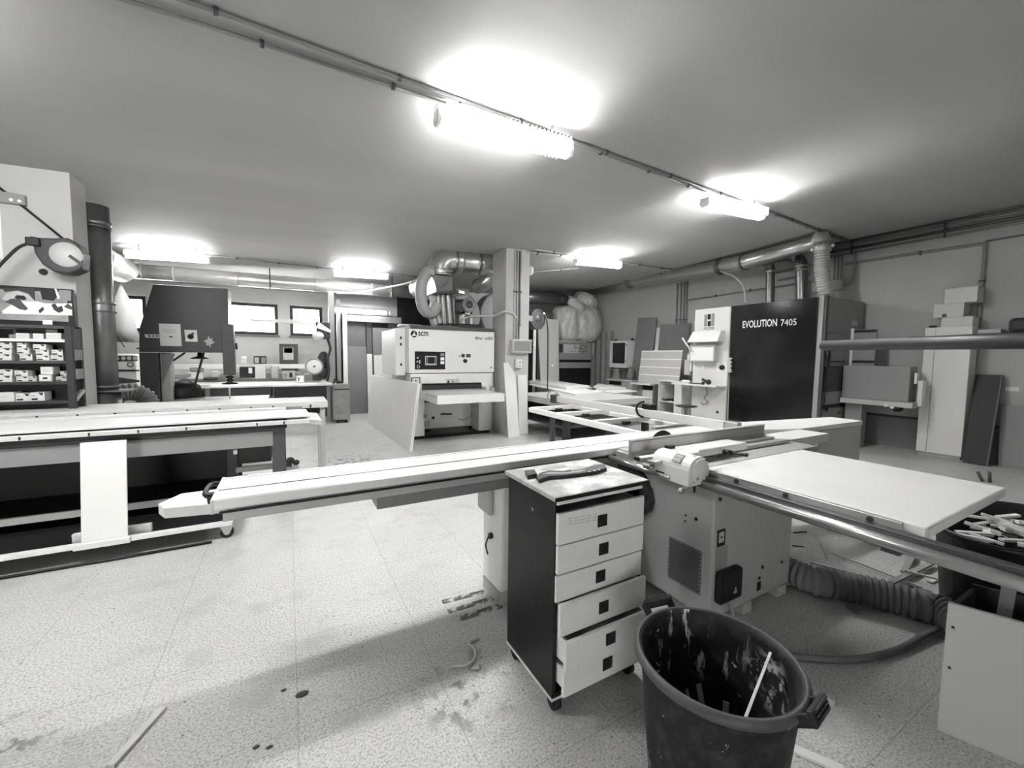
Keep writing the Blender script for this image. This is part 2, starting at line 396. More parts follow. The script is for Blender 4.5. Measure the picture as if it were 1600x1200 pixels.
ceil_run((4.6, 10.2, 0), (6.4, 8.2, 0), 3, .012, .02, 'thin dark wire on the ceiling behind the column')
# bundle under the ceiling along the right wall
for i, (py, dz, r, n, mm) in enumerate([(321, .04, .028, 'uppermost', DSTEEL), (329, .0, .026, 'second', PIPEG), (338, 0, .028, 'third', DSTEEL), (346, 0, .02, 'lowest', PIPEG)]):
    q = XP(1600, py, XR - .09)
    conduit([(XR - .09 + .02 * (i % 2), -1.0, q.z), (XR - .09 + .02 * (i % 2), 4.6 - .05 * i, q.z)], r, '%s of the four pipes running under the ceiling along the right wall' % n, mm,
            [((XR - .09 + .02 * (i % 2), yy, q.z), UY) for yy in (1.2, 2.6, 3.9)], 'pipes along the right wall')
q = XP(1540, 380, XR - .03); z1 = q.z; y1 = q.y
conduit(spline([(XR - .03, 4.0, z1 + .03), (XR - .03, y1 + .14, z1), (XR - .03, y1 + .03, z1 - .02), (XR - .03, y1, z1 - .14), (XR - .03, y1, 2.0), (XR - .03, y1, 1.05)], 6), .024, 'grey conduit on the right wall bending down behind the white cartons',
        MGREY, [((XR - .03, y1, 2.9), UZ), ((XR - .03, 2.9, z1 + .01), UY)])
conduit([(XR - .03, y1, z1 + .03), (XR - .03, -1.0, z1 + .05)], .014, 'thin conduit on the right wall continuing past the bend out of frame')
q1, q2 = XP(1075, 469, XR - .03), XP(1215, 447, XR - .03)
conduit([q1, (XR - .03, 4.6, q2.z)], .02, 'thin horizontal conduit on the wall above the white control panel of the glass machine', MGREY, [((XR - .03, yy, q1.z + (q2.z - q1.z) * (q1.y - yy) / (q1.y - q2.y)), UY) for yy in (6.8, 5.9)])
for i, px in enumerate((1058, 1064, 1069, 1073)):
    q = XP(px, 470, XR - .03)
    conduit([(XR - .03, q.y, 3.75), (XR - .03, q.y, 1.2)], .022, '%s of four vertical conduits behind the leaning grey boards' % ('leftmost', 'second', 'third', 'rightmost')[i], MGREY, [((XR - .03, q.y, 2.7), UZ)], 'vertical conduits on the right wall')
# junction box and drops behind the flexible hose
t = thing('junction_box', 'grey junction box on the right wall with conduits entering its top', 'junction box', XP(1305, 433, XR - .06), 'electrical fittings')
a, b = XP(1270, 430, XR - .1), XP(1316, 444, XR - .1)
link('box', MB().box(XR - .12, XR, b.y, a.y, b.z - .1, b.z + .1), LGREY, t, .01)
for k, dy in enumerate((.05, .11, .17)):
    link('entry_pipe', MB().tube([(XR - .05, b.y + dy, b.z + .09), (XR - .05, b.y + dy, 3.7)], .015, 8), MGREY, t)
link('bend_pipe', MB().tube(spline([(XR - .05, b.y + .02, b.z - .05), (XR - .05, b.y - .1, b.z), (XR - .05, b.y - .16, b.z + .15), (XR - .05, b.y - .16, 3.75)], 6), .025, 8), MGREY, t)
for px, py, ww in ((1250, 420, .5), (1250, 433, .45)):
    q = XP(px, py, XR - .03)
    conduit([(XR - .03, q.y + ww, q.z), (XR - .03, q.y - ww * .4, q.z + .03)], .025, 'short horizontal conduit behind the clear hose, %s of two' % ('upper' if py == 420 else 'lower'), MGREY, None, 'short conduits')
# conduits and fittings on the column
for i, px in enumerate((804, 807.5, 811.5, 814)):
    q = YP(px, 450, KY0 - .015); zt = CZ(q.x) - .03
    conduit([(q.x, KY0 - .015, zt), (q.x, KY0 - .015, YP(px, 548, KY0).z if i != 3 else YP(px, 510, KY0).z)], .013, '%s of four thin conduits running down the column face' % ('leftmost', 'second', 'third', 'rightmost')[i], (LGREY, MGREY, SLATE, LGREY)[i], [((q.x, KY0 - .015, 2.9), UZ)], 'conduits on the column')
t = thing('switch_box', 'grey wall box with a glazed lid on the column', 'electrical box', YP(812, 552, KY0 - .06), 'electrical fittings')
a, b = YP(798, 530, KY0 - .06), YP(828, 552, KY0 - .06)
link('box', MB().box(a.x, b.x, KY0 - .13, KY0, b.z, a.z), LGREY, t, .015)
link('glazed_lid', MB().box(a.x + .045, b.x - .03, KY0 - .145, KY0 - .13, b.z + .04, a.z - .04), MGREY, t, .006)
link('side_knob', MB().cyl((b.x - .01, KY0 - .08, (a.z + b.z) / 2), (b.x + .05, KY0 - .08, (a.z + b.z) / 2), .03), BLACK, t)
t = thing('wall_socket', 'small white wall socket below the switch box on the column', 'socket', YP(808, 570, KY0 - .04), 'electrical fittings')
a, b = YP(805, 561, KY0 - .03), YP(814, 575, KY0 - .03)
link('box', MB().box(a.x, b.x, KY0 - .07, KY0, b.z, a.z), WHITE, t, .01)
for dz in (.06, .14): link('socket_hole', MB().cyl(((a.x + b.x) / 2 + .02, KY0 - .073, b.z + dz * .8), ((a.x + b.x) / 2 + .02, KY0 - .065, b.z + dz * .8), .014), BLACK, t)
t = thing('wall_bulb', 'round white bulb lamp on the right side of the column', 'lamp', (KX1 + .05, KY0 + .1, YP(828, 421, KY0).z), 'electrical fittings')
link('holder', MB().cyl((KX1, KY0 + .1, YP(828, 421, KY0).z), (KX1 + .05, KY0 + .1, YP(828, 421, KY0).z), .05), LGREY, t)
link('globe', MB().ball((KX1 + .08, KY0 + .1, YP(828, 421, KY0).z), .075, sq=(.8, 1, 1.3)), WHITE, t)
# boards leaning on the column
def lean(name, label, cat, p, q, back, h, th, m, group=None, bevel=0.003, top_off=0.12):
    """A board standing on the floor from p to q, leaning back by top_off along back."""
    p, q, bk = V(p), V(q), V(back).normalized()
    tz = V((0, 0, h)) + bk * top_off
    return one(name, label, cat, MB().slab(p, q, q + tz, p + tz, bk * th), m, group, bevel)
a, b = G(794.5, 684), G(812, 681); h1 = YP(797, 567, a.y).z
lean('white_board', 'tall narrow white board leaning on the front of the column', 'board', a, b, (0, 1, 0), h1, .02, LAMI, 'boards leaning on the column', top_off=KY0 - .03 - a.y)
a, b = G(812, 680), G(825.5, 678.5)
lean('white_board', 'worn pale board leaning on the column, right of the tall narrow one', 'board', (a.x, KY0 - .12, 0), (b.x, KY0 - .12, 0), (0, 1, 0), 1.22, .02, PALE, 'boards leaning on the column', top_off=.09)

# ------------------------------------------------------------------ sliding table saw
ZT = 0.96
saw = thing('panel_saw', 'large sliding table saw with a long aluminium beam table in the middle of the floor', 'table saw', (2.5, 1.9, 0))
BX0, BX1, BY0, BY1 = 2.12, 2.98, 1.42, 2.46
link('body', MB().box(BX0, BX1, BY0, BY1, .07, .86), SAWG, saw, .012)
for x, y in ((BX0 + .38, BY0 + .05), (BX1 - .08, BY0 + .05), (BX0 + .38, BY1 - .05), (BX1 - .08, BY1 - .05)):
    link('foot', MB().box(x - .05, x + .05, y - .05, y + .05, 0, .07), SAWG, saw, .004)
link('support_base', MB().box(1.15, BX0, 2.2, 2.48, .08, .84), WHITE, saw, .02)
for x in (1.2, 1.85): link('foot', MB().box(x - .05, x + .05, 2.21, 2.47, 0, .08), SAWG, saw, .004)
pd = link('door_pad', MB().box(1.115, 1.15, 2.3, 2.5, .56, .84), SAWG, saw, .03)
link('lock', MB().cyl((1.13, 2.33, .42), (1.15, 2.33, .42), .02).tube(spline([(1.125, 2.33, .42), (1.11, 2.34, .36), (1.12, 2.33, .3)], 4), .005, 6), BLACK, saw)
# front face fittings
def fy(px, py): return YP(px, py, BY0)
def fplate(name, x0, y0, x1, y1, th, m, b=0.0, root=saw):
    a, c = fy(x0, y0), fy(x1, y1); return link(name, MB().box(a.x, c.x, BY0 - th, BY0, c.z, a.z), m, root, b)
st = fplate('sticker', 1121, 829, 1132, 851, .003, BLACK)
a, c = fy(1123, 832), fy(1130, 846)
link('sticker_face', MB().box(a.x, c.x, BY0 - .004, BY0 - .003, c.z, a.z), LGREY, st)
link('sticker_mark', MB().cyl(((a.x + c.x) / 2, BY0 - .0045, (a.z + c.z) / 2), ((a.x + c.x) / 2, BY0 - .004, (a.z + c.z) / 2), .008), BLACK, st)
fplate('data_plate', 1118, 858, 1135, 886, .003, MGREY)
iso = fplate('isolator_box', 1116, 893, 1148, 926, .05, BLACK, .016)
a = fy(1136, 917); link('warning_triangle', MB().prism([(a.x - .016, BY0 - .052, a.z - .01), (a.x + .018, BY0 - .052, a.z - .01), (a.x + .001, BY0 - .052, a.z + .03)], (0, -.001, 0)), LGREY, iso)
link('warning_bolt', MB().prism([(a.x - .002, BY0 - .054, a.z - .004), (a.x + .004, BY0 - .054, a.z + .006), (a.x, BY0 - .054, a.z + .006), (a.x + .003, BY0 - .054, a.z + .018), (a.x - .003, BY0 - .054, a.z + .008), (a.x + .001, BY0 - .054, a.z + .007)], (0, -.001, 0)), BLACK, iso)
for px, py in ((1125, 780), (1156, 906), (1191, 886), (1221, 878), (1186, 903)):
    a = fy(px, py); link('bolt', MB().cyl((a.x, BY0 - .006, a.z), (a.x, BY0, a.z), .011), DGREY, saw)
fplate('small_mark', 1183, 910, 1188, 921, .002, BLACK)
fplate('recess', 1083, 760, 1086, 769, .003, BLACK)
a = fy(1130, 930); link('cable', MB().tube(spline([(a.x, BY0 - .03, a.z), (a.x + .03, BY0 - .04, a.z - .08), (a.x + .07, BY0 - .03, .02)], 5), .012, 8), MGREY, saw)
# left face fittings
def fx(px, py): return XP(px, py, BX0)
a, c = fx(1046, 838), fx(1094, 929)
yA, yB, zA, zB = a.y, c.y, fx(1046, 838).z, fx(1090, 928).z
wp = link('instruction_plate', MB().box(BX0 - .004, BX0, yB, yA, zB, zA), mat('plate_grey', .10, .5), saw)
nd = 11
for i in range(nd):
    f0, f1 = (i + .15) / nd, (i + .65) / nd
    for z in (zA - .006, zB + .006): link('border_dash', MB().box(BX0 - .0055, BX0 - .004, yA - (yA - yB) * f1, yA - (yA - yB) * f0, z - .003, z + .003), MGREY, wp)
    for y in (yA - .006, yB + .006): link('border_dash', MB().box(BX0 - .0055, BX0 - .004, y - .004, y + .004, zA - (zA - zB) * f1, zA - (zA - zB) * f0), MGREY, wp)
ln = MB()
for i in range(11):
    z = zA - .05 - i * .02; ln.box(BX0 - .0055, BX0 - .004, yB + .03 + .02 * (i % 3), yA - .03, z - .0012, z + .0012)
link('text_lines', ln, mat('plate_text', .15, .5), wp)
link('heading_line', MB().box(BX0 - .0055, BX0 - .004, yB + .07, yA - .07, zA - .03, zA - .022), MATS['plate_text'], wp)
for px, py, r in ((1088, 811, .011), (1072, 805, .006), (1071, 814, .005)):
    a = fx(px, py); link('bolt', MB().cyl((BX0 - .006, a.y, a.z), (BX0, a.y, a.z), r), BLACK, saw)
hp = [XP(px, py, BX0 - .05) for px, py in ((930, 724), (945, 714), (994, 731), (1004, 748), (1013, 768), (1016, 786), (1012, 800), (990, 815), (940, 800))]
link('blade_cover', MB().prism(hp, (.05, 0, 0)), DGREY, saw, .008)
for px, py in ((1006, 778), (1004, 795)):
    a = XP(px, py, BX0 - .06); link('knob', MB().cyl(a, a + vx(.06), .014).ball(a, .02), BLACK, saw)
# fixed table, extension table
link('main_table', MB().box(2.03, 3.45, 1.5, 2.105, .915, ZT), mat('table_cast_grey', .42, .35, .2, var=.1), saw, .006)
link('table_edge', MB().box(2.0, 2.03, 1.62, 2.1, .90, .95), ALU, saw, .004)
link('edge_tube', MB().cyl((1.97, 1.6, .895), (1.97, 2.12, .895), .022), STEEL, saw)
ext = TAB = mat('scratched_table_board', .74, .55, var=.06, scale=3); speck(TAB, .70, .74, .45, 6)
ext = link('extension_table', MB().box(2.145, 3.2, .55, 1.5, .91, ZT), TAB, saw, .008)
link('front_strip', MB().box(2.125, 2.145, .62, 1.5, .905, ZT - .004), ALU, saw, .003)
for y in (.72, 1.05, 1.3): link('bolt', MB().cyl((2.118, y, .935), (2.126, y, .935), .012), DGREY, saw)
link('rail_flat', MB().box(2.085, 2.125, -.35, 1.5, .895, .925), DSTEEL, saw, .003)
link('rail_tube', MB().cyl((2.07, -.4, .88), (2.07, 1.6, .88), .026, n=24), STEEL, saw)
link('rail_bracket', MB().box(2.06, 2.14, .60, .66, .84, .9), DSTEEL, saw, .004)
link('table_board', MB().box(3.452, 4.12, 1.72, 1.95, .89, ZT), WOODY, saw, .004)
# sliding beam
BF, BB, BL, BR = 2.13, 2.515, -.3, 3.72
bm = MB()
bm.prism([(BL, BF + .004, ZT - .006), (BL, BF + .012, ZT), (BL, BB - .012, ZT), (BL, BB, ZT - .008), (BL, BB, .91), (BL, BB - .02, .9), (BL, BF + .02, .9), (BL, BF + .004, .915)], (BR - BL, 0, 0))
bt = link('sliding_table', bm, mat('pale_aluminium_beam', .78, .38, .35, var=.05, stretch=(.4, 9, 9)), saw)
gy = G(340, 766.5, ZT).y
link('groove', MB().box(BL, BR, gy - .006, gy + .006, ZT, ZT + .0012), BLACK, bt)
link('groove', MB().box(BL, BR, BB - .045, BB - .041, ZT, ZT + .0012), MGREY, bt)
link('side_groove', MB().box(BL + .02, BR, BF - .0005, BF + .01, .896, .904), BLACK, bt)
lowp = mat('grey_aluminium_beam', .46, .4, .3, var=.1, stretch=(.4, 9, 9))
link('lower_profile', MB().box(BL + .03, BR, BF + .008, BB - .02, .855, .897), lowp, bt, .003)
link('carriage_profile', MB().box(.39, BR - .2, BF + .02, BB - .03, .79, .853), mat('dark_carriage', .24, .4, .3, var=.15), saw, .003)
link('end_plate', MB().box(BL - .012, BL, BF, BB, .897, ZT + .002), WHITE, bt, .004)
hd = [G(346, 755, .94), G(330, 757, .94), G(321, 769, .935), G(324, 775, .93), G(340, 772, .94)]
link('push_handle', MB().tube(spline(hd, 5), .012, 8), BLACK, bt)
link('handle_base', MB().slab(G(322, 769, .925), G(339, 767, .925), G(338, 776, .925), G(324, 777, .925), (0, 0, -.035)), BLACK, bt, .004)
tp = [G(*p, .885) for p in ((247, 787), (283, 771), (338, 764), (350, 786), (256, 794))]
link('end_cover', MB().prism(tp, (0, 0, -.05)), WHITE, saw, .004)
# blade
link('saw_blade', MB().lathe([(.02, -.002), (.145, -.002), (.147, 0), (.145, .002), (.02, .002)], (2.48, 2.112, .905), 40, (0, 1, 0)), DGREY, saw)
# rip fence
f0, f1 = 1.86, 3.3
pf = [(1.735, .965), (1.735, .995), (1.75, 1.0), (1.80, 1.0), (1.815, 1.012), (1.815, 1.075), (1.808, 1.085), (1.845, 1.085), (1.84, 1.07), (1.84, .965)]
rf = link('rip_fence', MB().prism([(f0, y, z) for y, z in pf], (f1 - f0, 0, 0)), ALU, saw)
link('end_slot', MB().box(f0 - .002, f0, 1.745, 1.79, .972, .99), BLACK, rf)
link('lower_bar', MB().box(f0 + .03, f1 + .08, 1.66, 1.72, .962, .985), ALU, saw, .004)
# fence head
hw = [(x, z) for x, z in ((1.955, .875), (1.955, .965))] + [(2.045 - .09 * math.cos(t), .965 + .075 * math.sin(t)) for t in [PI * k / 10 for k in range(1, 10)]] + [(2.135, .965), (2.135, .875)]
fh = link('fence_head', MB().prism([(x, 1.47, z) for x, z in hw], (0, .27, 0)), CREAM, saw, .006)
ap = [(2.02, 1.74), (2.70, 1.74), (2.72, 1.60), (2.22, 1.60), (2.16, 1.56), (2.08, 1.56)]
link('arm', MB().prism([(x, y, .985) for x, y in ap], (0, 0, .05)), CREAM, fh, .008)
link('end_disc', MB().lathe([(.001, 0), (.07, 0), (.075, -.006), (.07, -.012), (.001, -.012)], (2.045, 1.47, .955), 24, (0, 1, 0)), CREAM, fh)
link('name_plate', MB().obox((1.980, 1.565, 1.0195), (.023, 0, .0195), (0, .03, 0), (-.0009, 0, .0011)), BLACK, fh)
for k in range(2): link('plate_lines', MB().obox((1.9705 + .019 * k, 1.565, 1.0115 + .016 * k), (.005, 0, .0042), (0, .022, 0), (-.0016, 0, .0019)), MGREY, fh)
link('catch', MB().box(2.06, 2.12, 1.70, 1.735, 1.034, 1.055), BLACK, fh, .004)
link('slot', MB().box(1.953, 1.957, 1.64, 1.70, .905, .918), BLACK, fh)
link('screw', MB().cyl((2.04, 1.50, 1.036), (2.04, 1.50, 1.043), .01), STEEL, fh)
a = V((2.02, 1.455, .925)); b = G(1064, 767, .845)
link('clamp_lever', MB().cyl(a, b, .007, n=10).ball(b, .018), STEEL, fh)
for px, py, qx, qy in ((1094, 722, 1119, 714), (1143, 708, 1166, 711)):
    a, b = G(px, py, 1.01), G(qx, qy, 1.02)
    link('clamp_handle', MB().cyl(a, a + vy(.05), .016).cyl(a, b, .008, n=8).ball(b, .012), BLACK, fh)
link('side_knob', MB().ball((1.935, 1.72, .93), .018), ALU, fh)
# crosscut frame
FX0, FX1 = 2.80, 3.62
zf = .9
fr = MB()
fr.bar((FX0, 4.55, zf), (FX0, BB, zf), .06, .06).bar((FX1, 4.75, zf - .02), (FX1, BB, zf - .02), .06, .05)
link('crosscut_frame', fr, WOODY if False else WHITE, saw, .005)
for y, x0 in ((4.52, FX0), (3.95, FX0), (3.3, FX0 + .03), (2.75, FX0 + .3)):
    link('cross_bar', MB().bar((x0, y, zf + .01), (FX1, y - .02, zf + .01), .06, .05), WHITE if y > 3 else ALU, saw, .004)
    link('rubber_pad', MB().box(x0 + .34, x0 + .43, y - .10, y - .05, zf - .03, zf + .01), BLACK, saw, .004)
cfb = [V((3.36, 4.72, 1.0)), V((3.42, 2.22, 1.0))]
cf = link('crosscut_fence', MB().bar(cfb[0], cfb[1], .05, .085), mat('pale_fence', .7, .4, .3, var=.06, stretch=(9, .5, 9)), saw, .005)
link('end_block', MB().box(3.39, 3.455, 2.09, 2.21, .962, 1.045), ALU, cf, .006)
def semi(c, r, th, a0, a1, ax):                                  # part of a thick ring in the plane of ax and z
    pts = []
    for k in range(11):
        t = a0 + (a1 - a0) * k / 10; pts.append(c + ax * (r * math.cos(t)) + UZ * (r * math.sin(t)))
    return pts
c = V((3.38, 3.13, 1.04))
fs = link('flip_stop', MB().tube(semi(c, .085, 0, PI * .5, PI * 1.5, V((.55, -.83, 0))), .012, 8), BLACK, cf)
link('stop_body', MB().box(3.39, 3.48, 3.05, 3.16, .95, 1.1), BLACK, fs, .006)
c = V((3.33, 4.80, 1.03))
fs = link('flip_stop', MB().tube(semi(c, .085, 0, 0, PI * 1.9, V((.55, -.83, 0))), .011, 8), STEEL, cf)
link('stop_body', MB().box(3.30, 3.40, 4.73, 4.83, .94, 1.06), DSTEEL, fs, .006)
link('swing_arm', MB().bar((2.9, 4.3, .4), (2.6, 2.45, .42), .06, .08).bar((2.95, 4.05, .5), (3.2, 2.5, .52), .05, .06), DGREY, saw, .004)
link('support_leg', MB().box(2.88, 2.93, 4.16, 4.21, .3, .87), SLATE, saw, .004)

# white bench carrying boards past the saw
ob = thing('outfeed_bench', 'white painted outfeed bench behind the saw with a solid grey end', 'bench', (4.5, 2.1, 0))
link('top', MB().prism([(3.725, 2.11, .915), (4.15, 1.96, .915), (5.34, 1.93, .915), (5.34, 2.22, .915), (3.725, 2.5, .915)], (0, 0, .045)), LAMI, ob, .004)
link('front_panel', MB().box(4.45, 5.34, 1.94, 1.97, 0, .912), LGREY, ob)
link('end_panel', MB().box(5.31, 5.34, 1.97, 2.28, 0, .912), LGREY, ob)
link('leg', MB().box(3.8, 3.86, 2.2, 2.26, 0, .912), DGREY, ob)
link('stretcher', MB().bar((3.83, 2.1, .7), (4.4, 2.05, .74), .04, .05), DGREY, ob)

# overhead boom tube of the saw guard, its post standing outside the picture
bp0, bp1 = DP(1287, 540, 4.2), DP(1600, 532, 2.33)
bpe = bp1 + (bp1 - bp0) * .8
bo = thing('guard_boom', 'thick dark round boom tube reaching in from the right at eye height', 'boom', (bpe.x, bpe.y, 0))
link('tube', MB().tube([bp0, bpe], .05, 24), mat('boom_grey', .03, .45, .2, var=.1), bo)
link('end_ring', MB().cyl(bp0, bp0 + (bpe - bp0).normalized() * .02, .053, n=24), MGREY, bo)
link('post', MB().box(bpe.x - .06, bpe.x + .06, bpe.y - .06, bpe.y + .06, .012, bpe.z + .08), MGREY, bo, .01)
link('base_plate', MB().box(bpe.x - .2, bpe.x + .2, bpe.y - .2, bpe.y + .2, 0, .012), MGREY, bo)

# ------------------------------------------------------------------ drawer cart
CX0, CX1, CY0, CY1 = .992, 1.512, 1.395, 1.815
ct = thing('drawer_cart', 'black rolling cart with six white drawers in front of the saw', 'drawer cart', ((CX0 + CX1) / 2, (CY0 + CY1) / 2, 0))
link('case', MB().box(CX0, CX0 + .02, CY0, CY1, .1, .985).box(CX1 - .02, CX1, CY0, CY1, .1, .985).box(CX0 + .02, CX1 - .02, CY1 - .015, CY1, .1, .985).box(CX0, CX1, CY0, CY1, .08, .1), DUSTY, ct)
speck(DUSTY, .72, .74, .5, 22)
link('base_edge', MB().box(CX0 - .004, CX1 + .004, CY0 - .004, CY1 + .004, .07, .081), WOOD, ct)
tpm = mat('dusty_board_top', .36, .5, var=.45, scale=12); speck(tpm, .47, .6, .7, 5)
tl = link('top', MB().box(CX0 - .02, CX1 + .02, CY0 - .025, CY1 + .015, .985, 1.008), tpm, ct, .006)
link('front_edge', MB().box(CX0 - .02, CX1 + .02, CY0 - .027, CY0 - .025, .987, 1.004), BLACK, tl)
link('top_rail', MB().box(CX0 + .005, CX1 - .005, CY0 - .004, CY0 + .012, .962, .978), WHITE, ct)
for x in (CX0 + .035, CX1 - .035):
    for y in (CY0 + .03, CY1 - .04):
        cs = link('caster', MB().cyl((x - .016, y, .036), (x + .016, y, .036), .036, n=20), RUBBER, ct)
        link('caster_fork', MB().box(x - .022, x - .016, y - .02, y + .02, .03, .07).box(x + .016, x + .022, y - .02, y + .02, .03, .07).box(x - .022, x + .022, y - .02, y + .02, .066, .07), BLACK, cs)
DW = mat('worn_white_drawer', .74, .5, var=.12, scale=3, stretch=(1, 1, 4))
dl = [(CY0 - .018, 869, 805, 854, 941, 813), (CY0 - .02, 869, 856, 900, 943, 857), (CY0 - .012, 869, 902, 943, 938, 900), (CY0 - .045, 875, 948, 997, 943, 948), (CY0 - .09, 887, 1006, 1052, 954, 997), (CY0 - .08, 882, 1053, 1091, 949, 1036)]
for y, px, t0, t1, hx, hy in dl:
    z1, z0 = YP(px, t0, y).z, YP(px, t1, y).z
    d = link('drawer', MB().box(CX0 + .004, CX1 - .004, y, y + .018, z0, z1), DW, ct, .002)
    link('tray', MB().box(CX0 + .024, CX0 + .036, y + .018, CY1 - .03, z0 + .01, z1 - .012).box(CX1 - .036, CX1 - .024, y + .018, CY1 - .03, z0 + .01, z1 - .012).box(CX0 + .036, CX1 - .036, y + .018, CY1 - .03, z0 + .01, z0 + .016), PALE, d)
    h = YP(hx, hy, y)
    link('handle', MB().box(h.x - .027, h.x + .027, y - .004, y, h.z - .027, h.z + .027).lathe([(.018, -.004), (.018, -.0065), (.021, -.0065), (.021, -.004)], (h.x, y, h.z), 20, (0, 1, 0)), BLACK, d)
    if t0 == 805:
        sc = MB()
        for k in range(5):
            for j in range(3): sc.box(CX0 + .055 + .034 * k, CX0 + .055 + .034 * k + .026, y - .0005, y, z1 - .03 - .013 * j - .002 * k, z1 - .026 - .013 * j - .002 * k)
        link('pencil_notes', sc, LGREY, d)
# things on the cart
zc = 1.0085
def gp(*pts): return [G(px, py, zc) for px, py in pts]
one('push_stick', 'dark curved push stick with holes lying on the drawer cart', 'push stick',
    MB().prism(gp((838, 750), (843, 744), (858, 740), (884, 741), (908, 738), (930, 731), (945, 730), (948, 736), (930, 741), (905, 745), (880, 748), (858, 749), (842, 755)), (0, 0, .018)), mat('dark_stick', .03, .5, var=.3), None, .003)
ps = bpy.data.objects['push_stick']
for px, py in ((921, 737), (929, 735.5), (936, 734)):
    a = G(px, py, zc + .018); MW[ps.name] = Matrix.Translation(ps.location)
    link('hole', MB().cyl(a, a + vz(.0006), .006), PALE, ps)
link('pale_face', MB().prism([p + vz(.0182) for p in gp((846, 747), (858, 743), (884, 744), (910, 740), (916, 740), (905, 743), (880, 746), (858, 747))], (0, 0, .0008)), MGREY, ps)
fb = thing('try_square', 'pale flat bar with a dark stock end lying behind the push stick on the cart', 'square', G(850, 742, zc))
link('blade', MB().prism(gp((836, 740), (888, 732), (892, 735), (840, 745)), (0, 0, .006)), WOOD, fb)
link('stock', MB().prism(gp((820, 741), (835, 739), (839, 746), (824, 749)), (0, 0, .02)), DGREY, fb, .002)

# ------------------------------------------------------------------ tall rubble bin in front
bn = thing('rubble_bin', 'tall dirty black plastic bin with two grab handles, in front of the drawer cart', 'bin', (1.24, .80, 0))
BC, BZ = V((1.24, .80, 0)), .6
prof = [(.001, 0), (.185, 0), (.19, .01), (.216, .3), (.239, .55), (.241, .575), (.258, .58), (.263, .592), (.257, .604), (.241, .606), (.232, .58), (.21, .3), (.182, .02), (.001, .015)]
speck(PLASTIC, .48, .66, .035, 17); speck(PLASTIC, .40, .30, .008, 4); speck(PLASTIC, .57, .62, .5, 10, (3, 3, .55), mask=((.12, .16, .52), .13, .06)); speck(PLASTIC, .5, .6, .5, 22, mask=((.2, -.06, .47), .06, .05)); speck(PLASTIC, .66, .68, .55, 15)
link('shell', MB().lathe(prof, BC, 56), PLASTIC, bn)
rimm = mat('scuffed_rim', .07, .55, var=.5, scale=18)
link('rim', MB().lathe([(.245, .607), (.249, .611), (.257, .609), (.265, .598), (.265, .588), (.259, .578), (.241, .576)], BC, 56), rimm, bn)
for sgn in (1, -1):
    ang = math.radians(80) if sgn > 0 else math.radians(-82)
    n = V((math.cos(ang), math.sin(ang), 0)); s = V((-n.y, n.x, 0)); c = BC + n * (.262 if sgn > 0 else .25) + vz(.575 if sgn > 0 else .585); s = s * (1 if sgn > 0 else .85)
    g = link('grab_handle', MB().bar(c - s * .058 - n * .004, c - s * .058 + n * .036 + vz(.03), .034, .014, s).bar(c + s * .058 - n * .004, c + s * .058 + n * .036 + vz(.03), .034, .014, s).obox(c + n * .037 + vz(.034), s * .065, n * .008 + vz(.004), vz(.02) - n * .008), RUBBER, bn, .004)
    for k in range(3): link('grip_rib', MB().cyl(c - s * .05 + n * (.041 + .004 * k) + vz(.056 - .012 * k), c + s * .05 + n * (.041 + .004 * k) + vz(.056 - .012 * k), .004, n=8), DGREY, g)
random.seed(3)
stick = mat('brown_offcut', .34, .6, var=.4)
for (ax, ay, az, bx, by, bz, wd) in ((.02, -.10, .12, .16, -.02, .53, .008), (-.05, .02, .05, -.12, .12, .42, .012), (-.02, .03, .05, -.13, .06, .36, .02), (.03, .02, .05, .02, .12, .38, .014), (.05, 0, .05, .06, .1, .40, .022), (.02, -.05, .04, .04, .04, .35, .01), (.1, .02, .05, .12, .03, .36, .02)):
    one('wood_offcut', 'long thin pale splinter sticking up inside the tall black bin' if wd == .008 else 'thin brown offcut lying at the bottom of the tall black bin', 'offcut',
        MB().bar(G(1150, 1160, .5) if wd == .008 else BC + V((ax, ay, az)), G(1204, 1020, .585) if wd == .008 else BC + V((bx, by, bz)), wd, .006), SCRAPW if wd == .008 else stick, None if wd == .008 else 'offcuts in the tall bin')

# ------------------------------------------------------------------ right foreground: crate, tub with offcuts, hoses
p0 = G(1464, 1140); dirb = V((.36, -.933, 0)).normalized(); dep = V((.99, .0, 0)).normalized()
cr = thing('open_crate', 'white open topped crate with shade painted inside at the lower right edge', 'crate', p0 + dirb * .4 + dep * .2)
hc = .575; L_ = .95; D_ = .3
link('front_board', MB().slab(p0, p0 + dirb * L_, p0 + dirb * L_ + vz(hc), p0 + vz(hc), dep * .018), mat('crate_white', .5, .5, var=.06, scale=3), cr)
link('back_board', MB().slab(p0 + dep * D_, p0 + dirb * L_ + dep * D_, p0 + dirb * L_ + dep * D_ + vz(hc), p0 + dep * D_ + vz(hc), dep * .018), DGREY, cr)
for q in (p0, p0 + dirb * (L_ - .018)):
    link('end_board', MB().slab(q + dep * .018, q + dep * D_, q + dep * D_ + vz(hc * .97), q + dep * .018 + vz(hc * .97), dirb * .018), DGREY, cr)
link('shade_lining', MB().slab(p0 + dep * .019 + dirb * .02, p0 + dep * .019 + dirb * (L_ - .02), p0 + dep * .019 + dirb * (L_ - .02) + vz(hc - .012), p0 + dep * .019 + dirb * .02 + vz(hc - .012), dep * .006).slab(p0 + dep * .03 + dirb * .02, p0 + dep * .03 + dirb * (L_ - .02), p0 + dep * (D_ - .01) + dirb * (L_ - .02), p0 + dep * (D_ - .01) + dirb * .02, (0, 0, .01)), BLACK, cr)  # black sheets put in as the shade inside the white crate
for zz in (.1, .28): 
    a = p0 + vz(hc - zz * 1.0) + dirb * .02; link('screw', MB().cyl(a - dep * .002, a, .006, n=8), DGREY, cr)
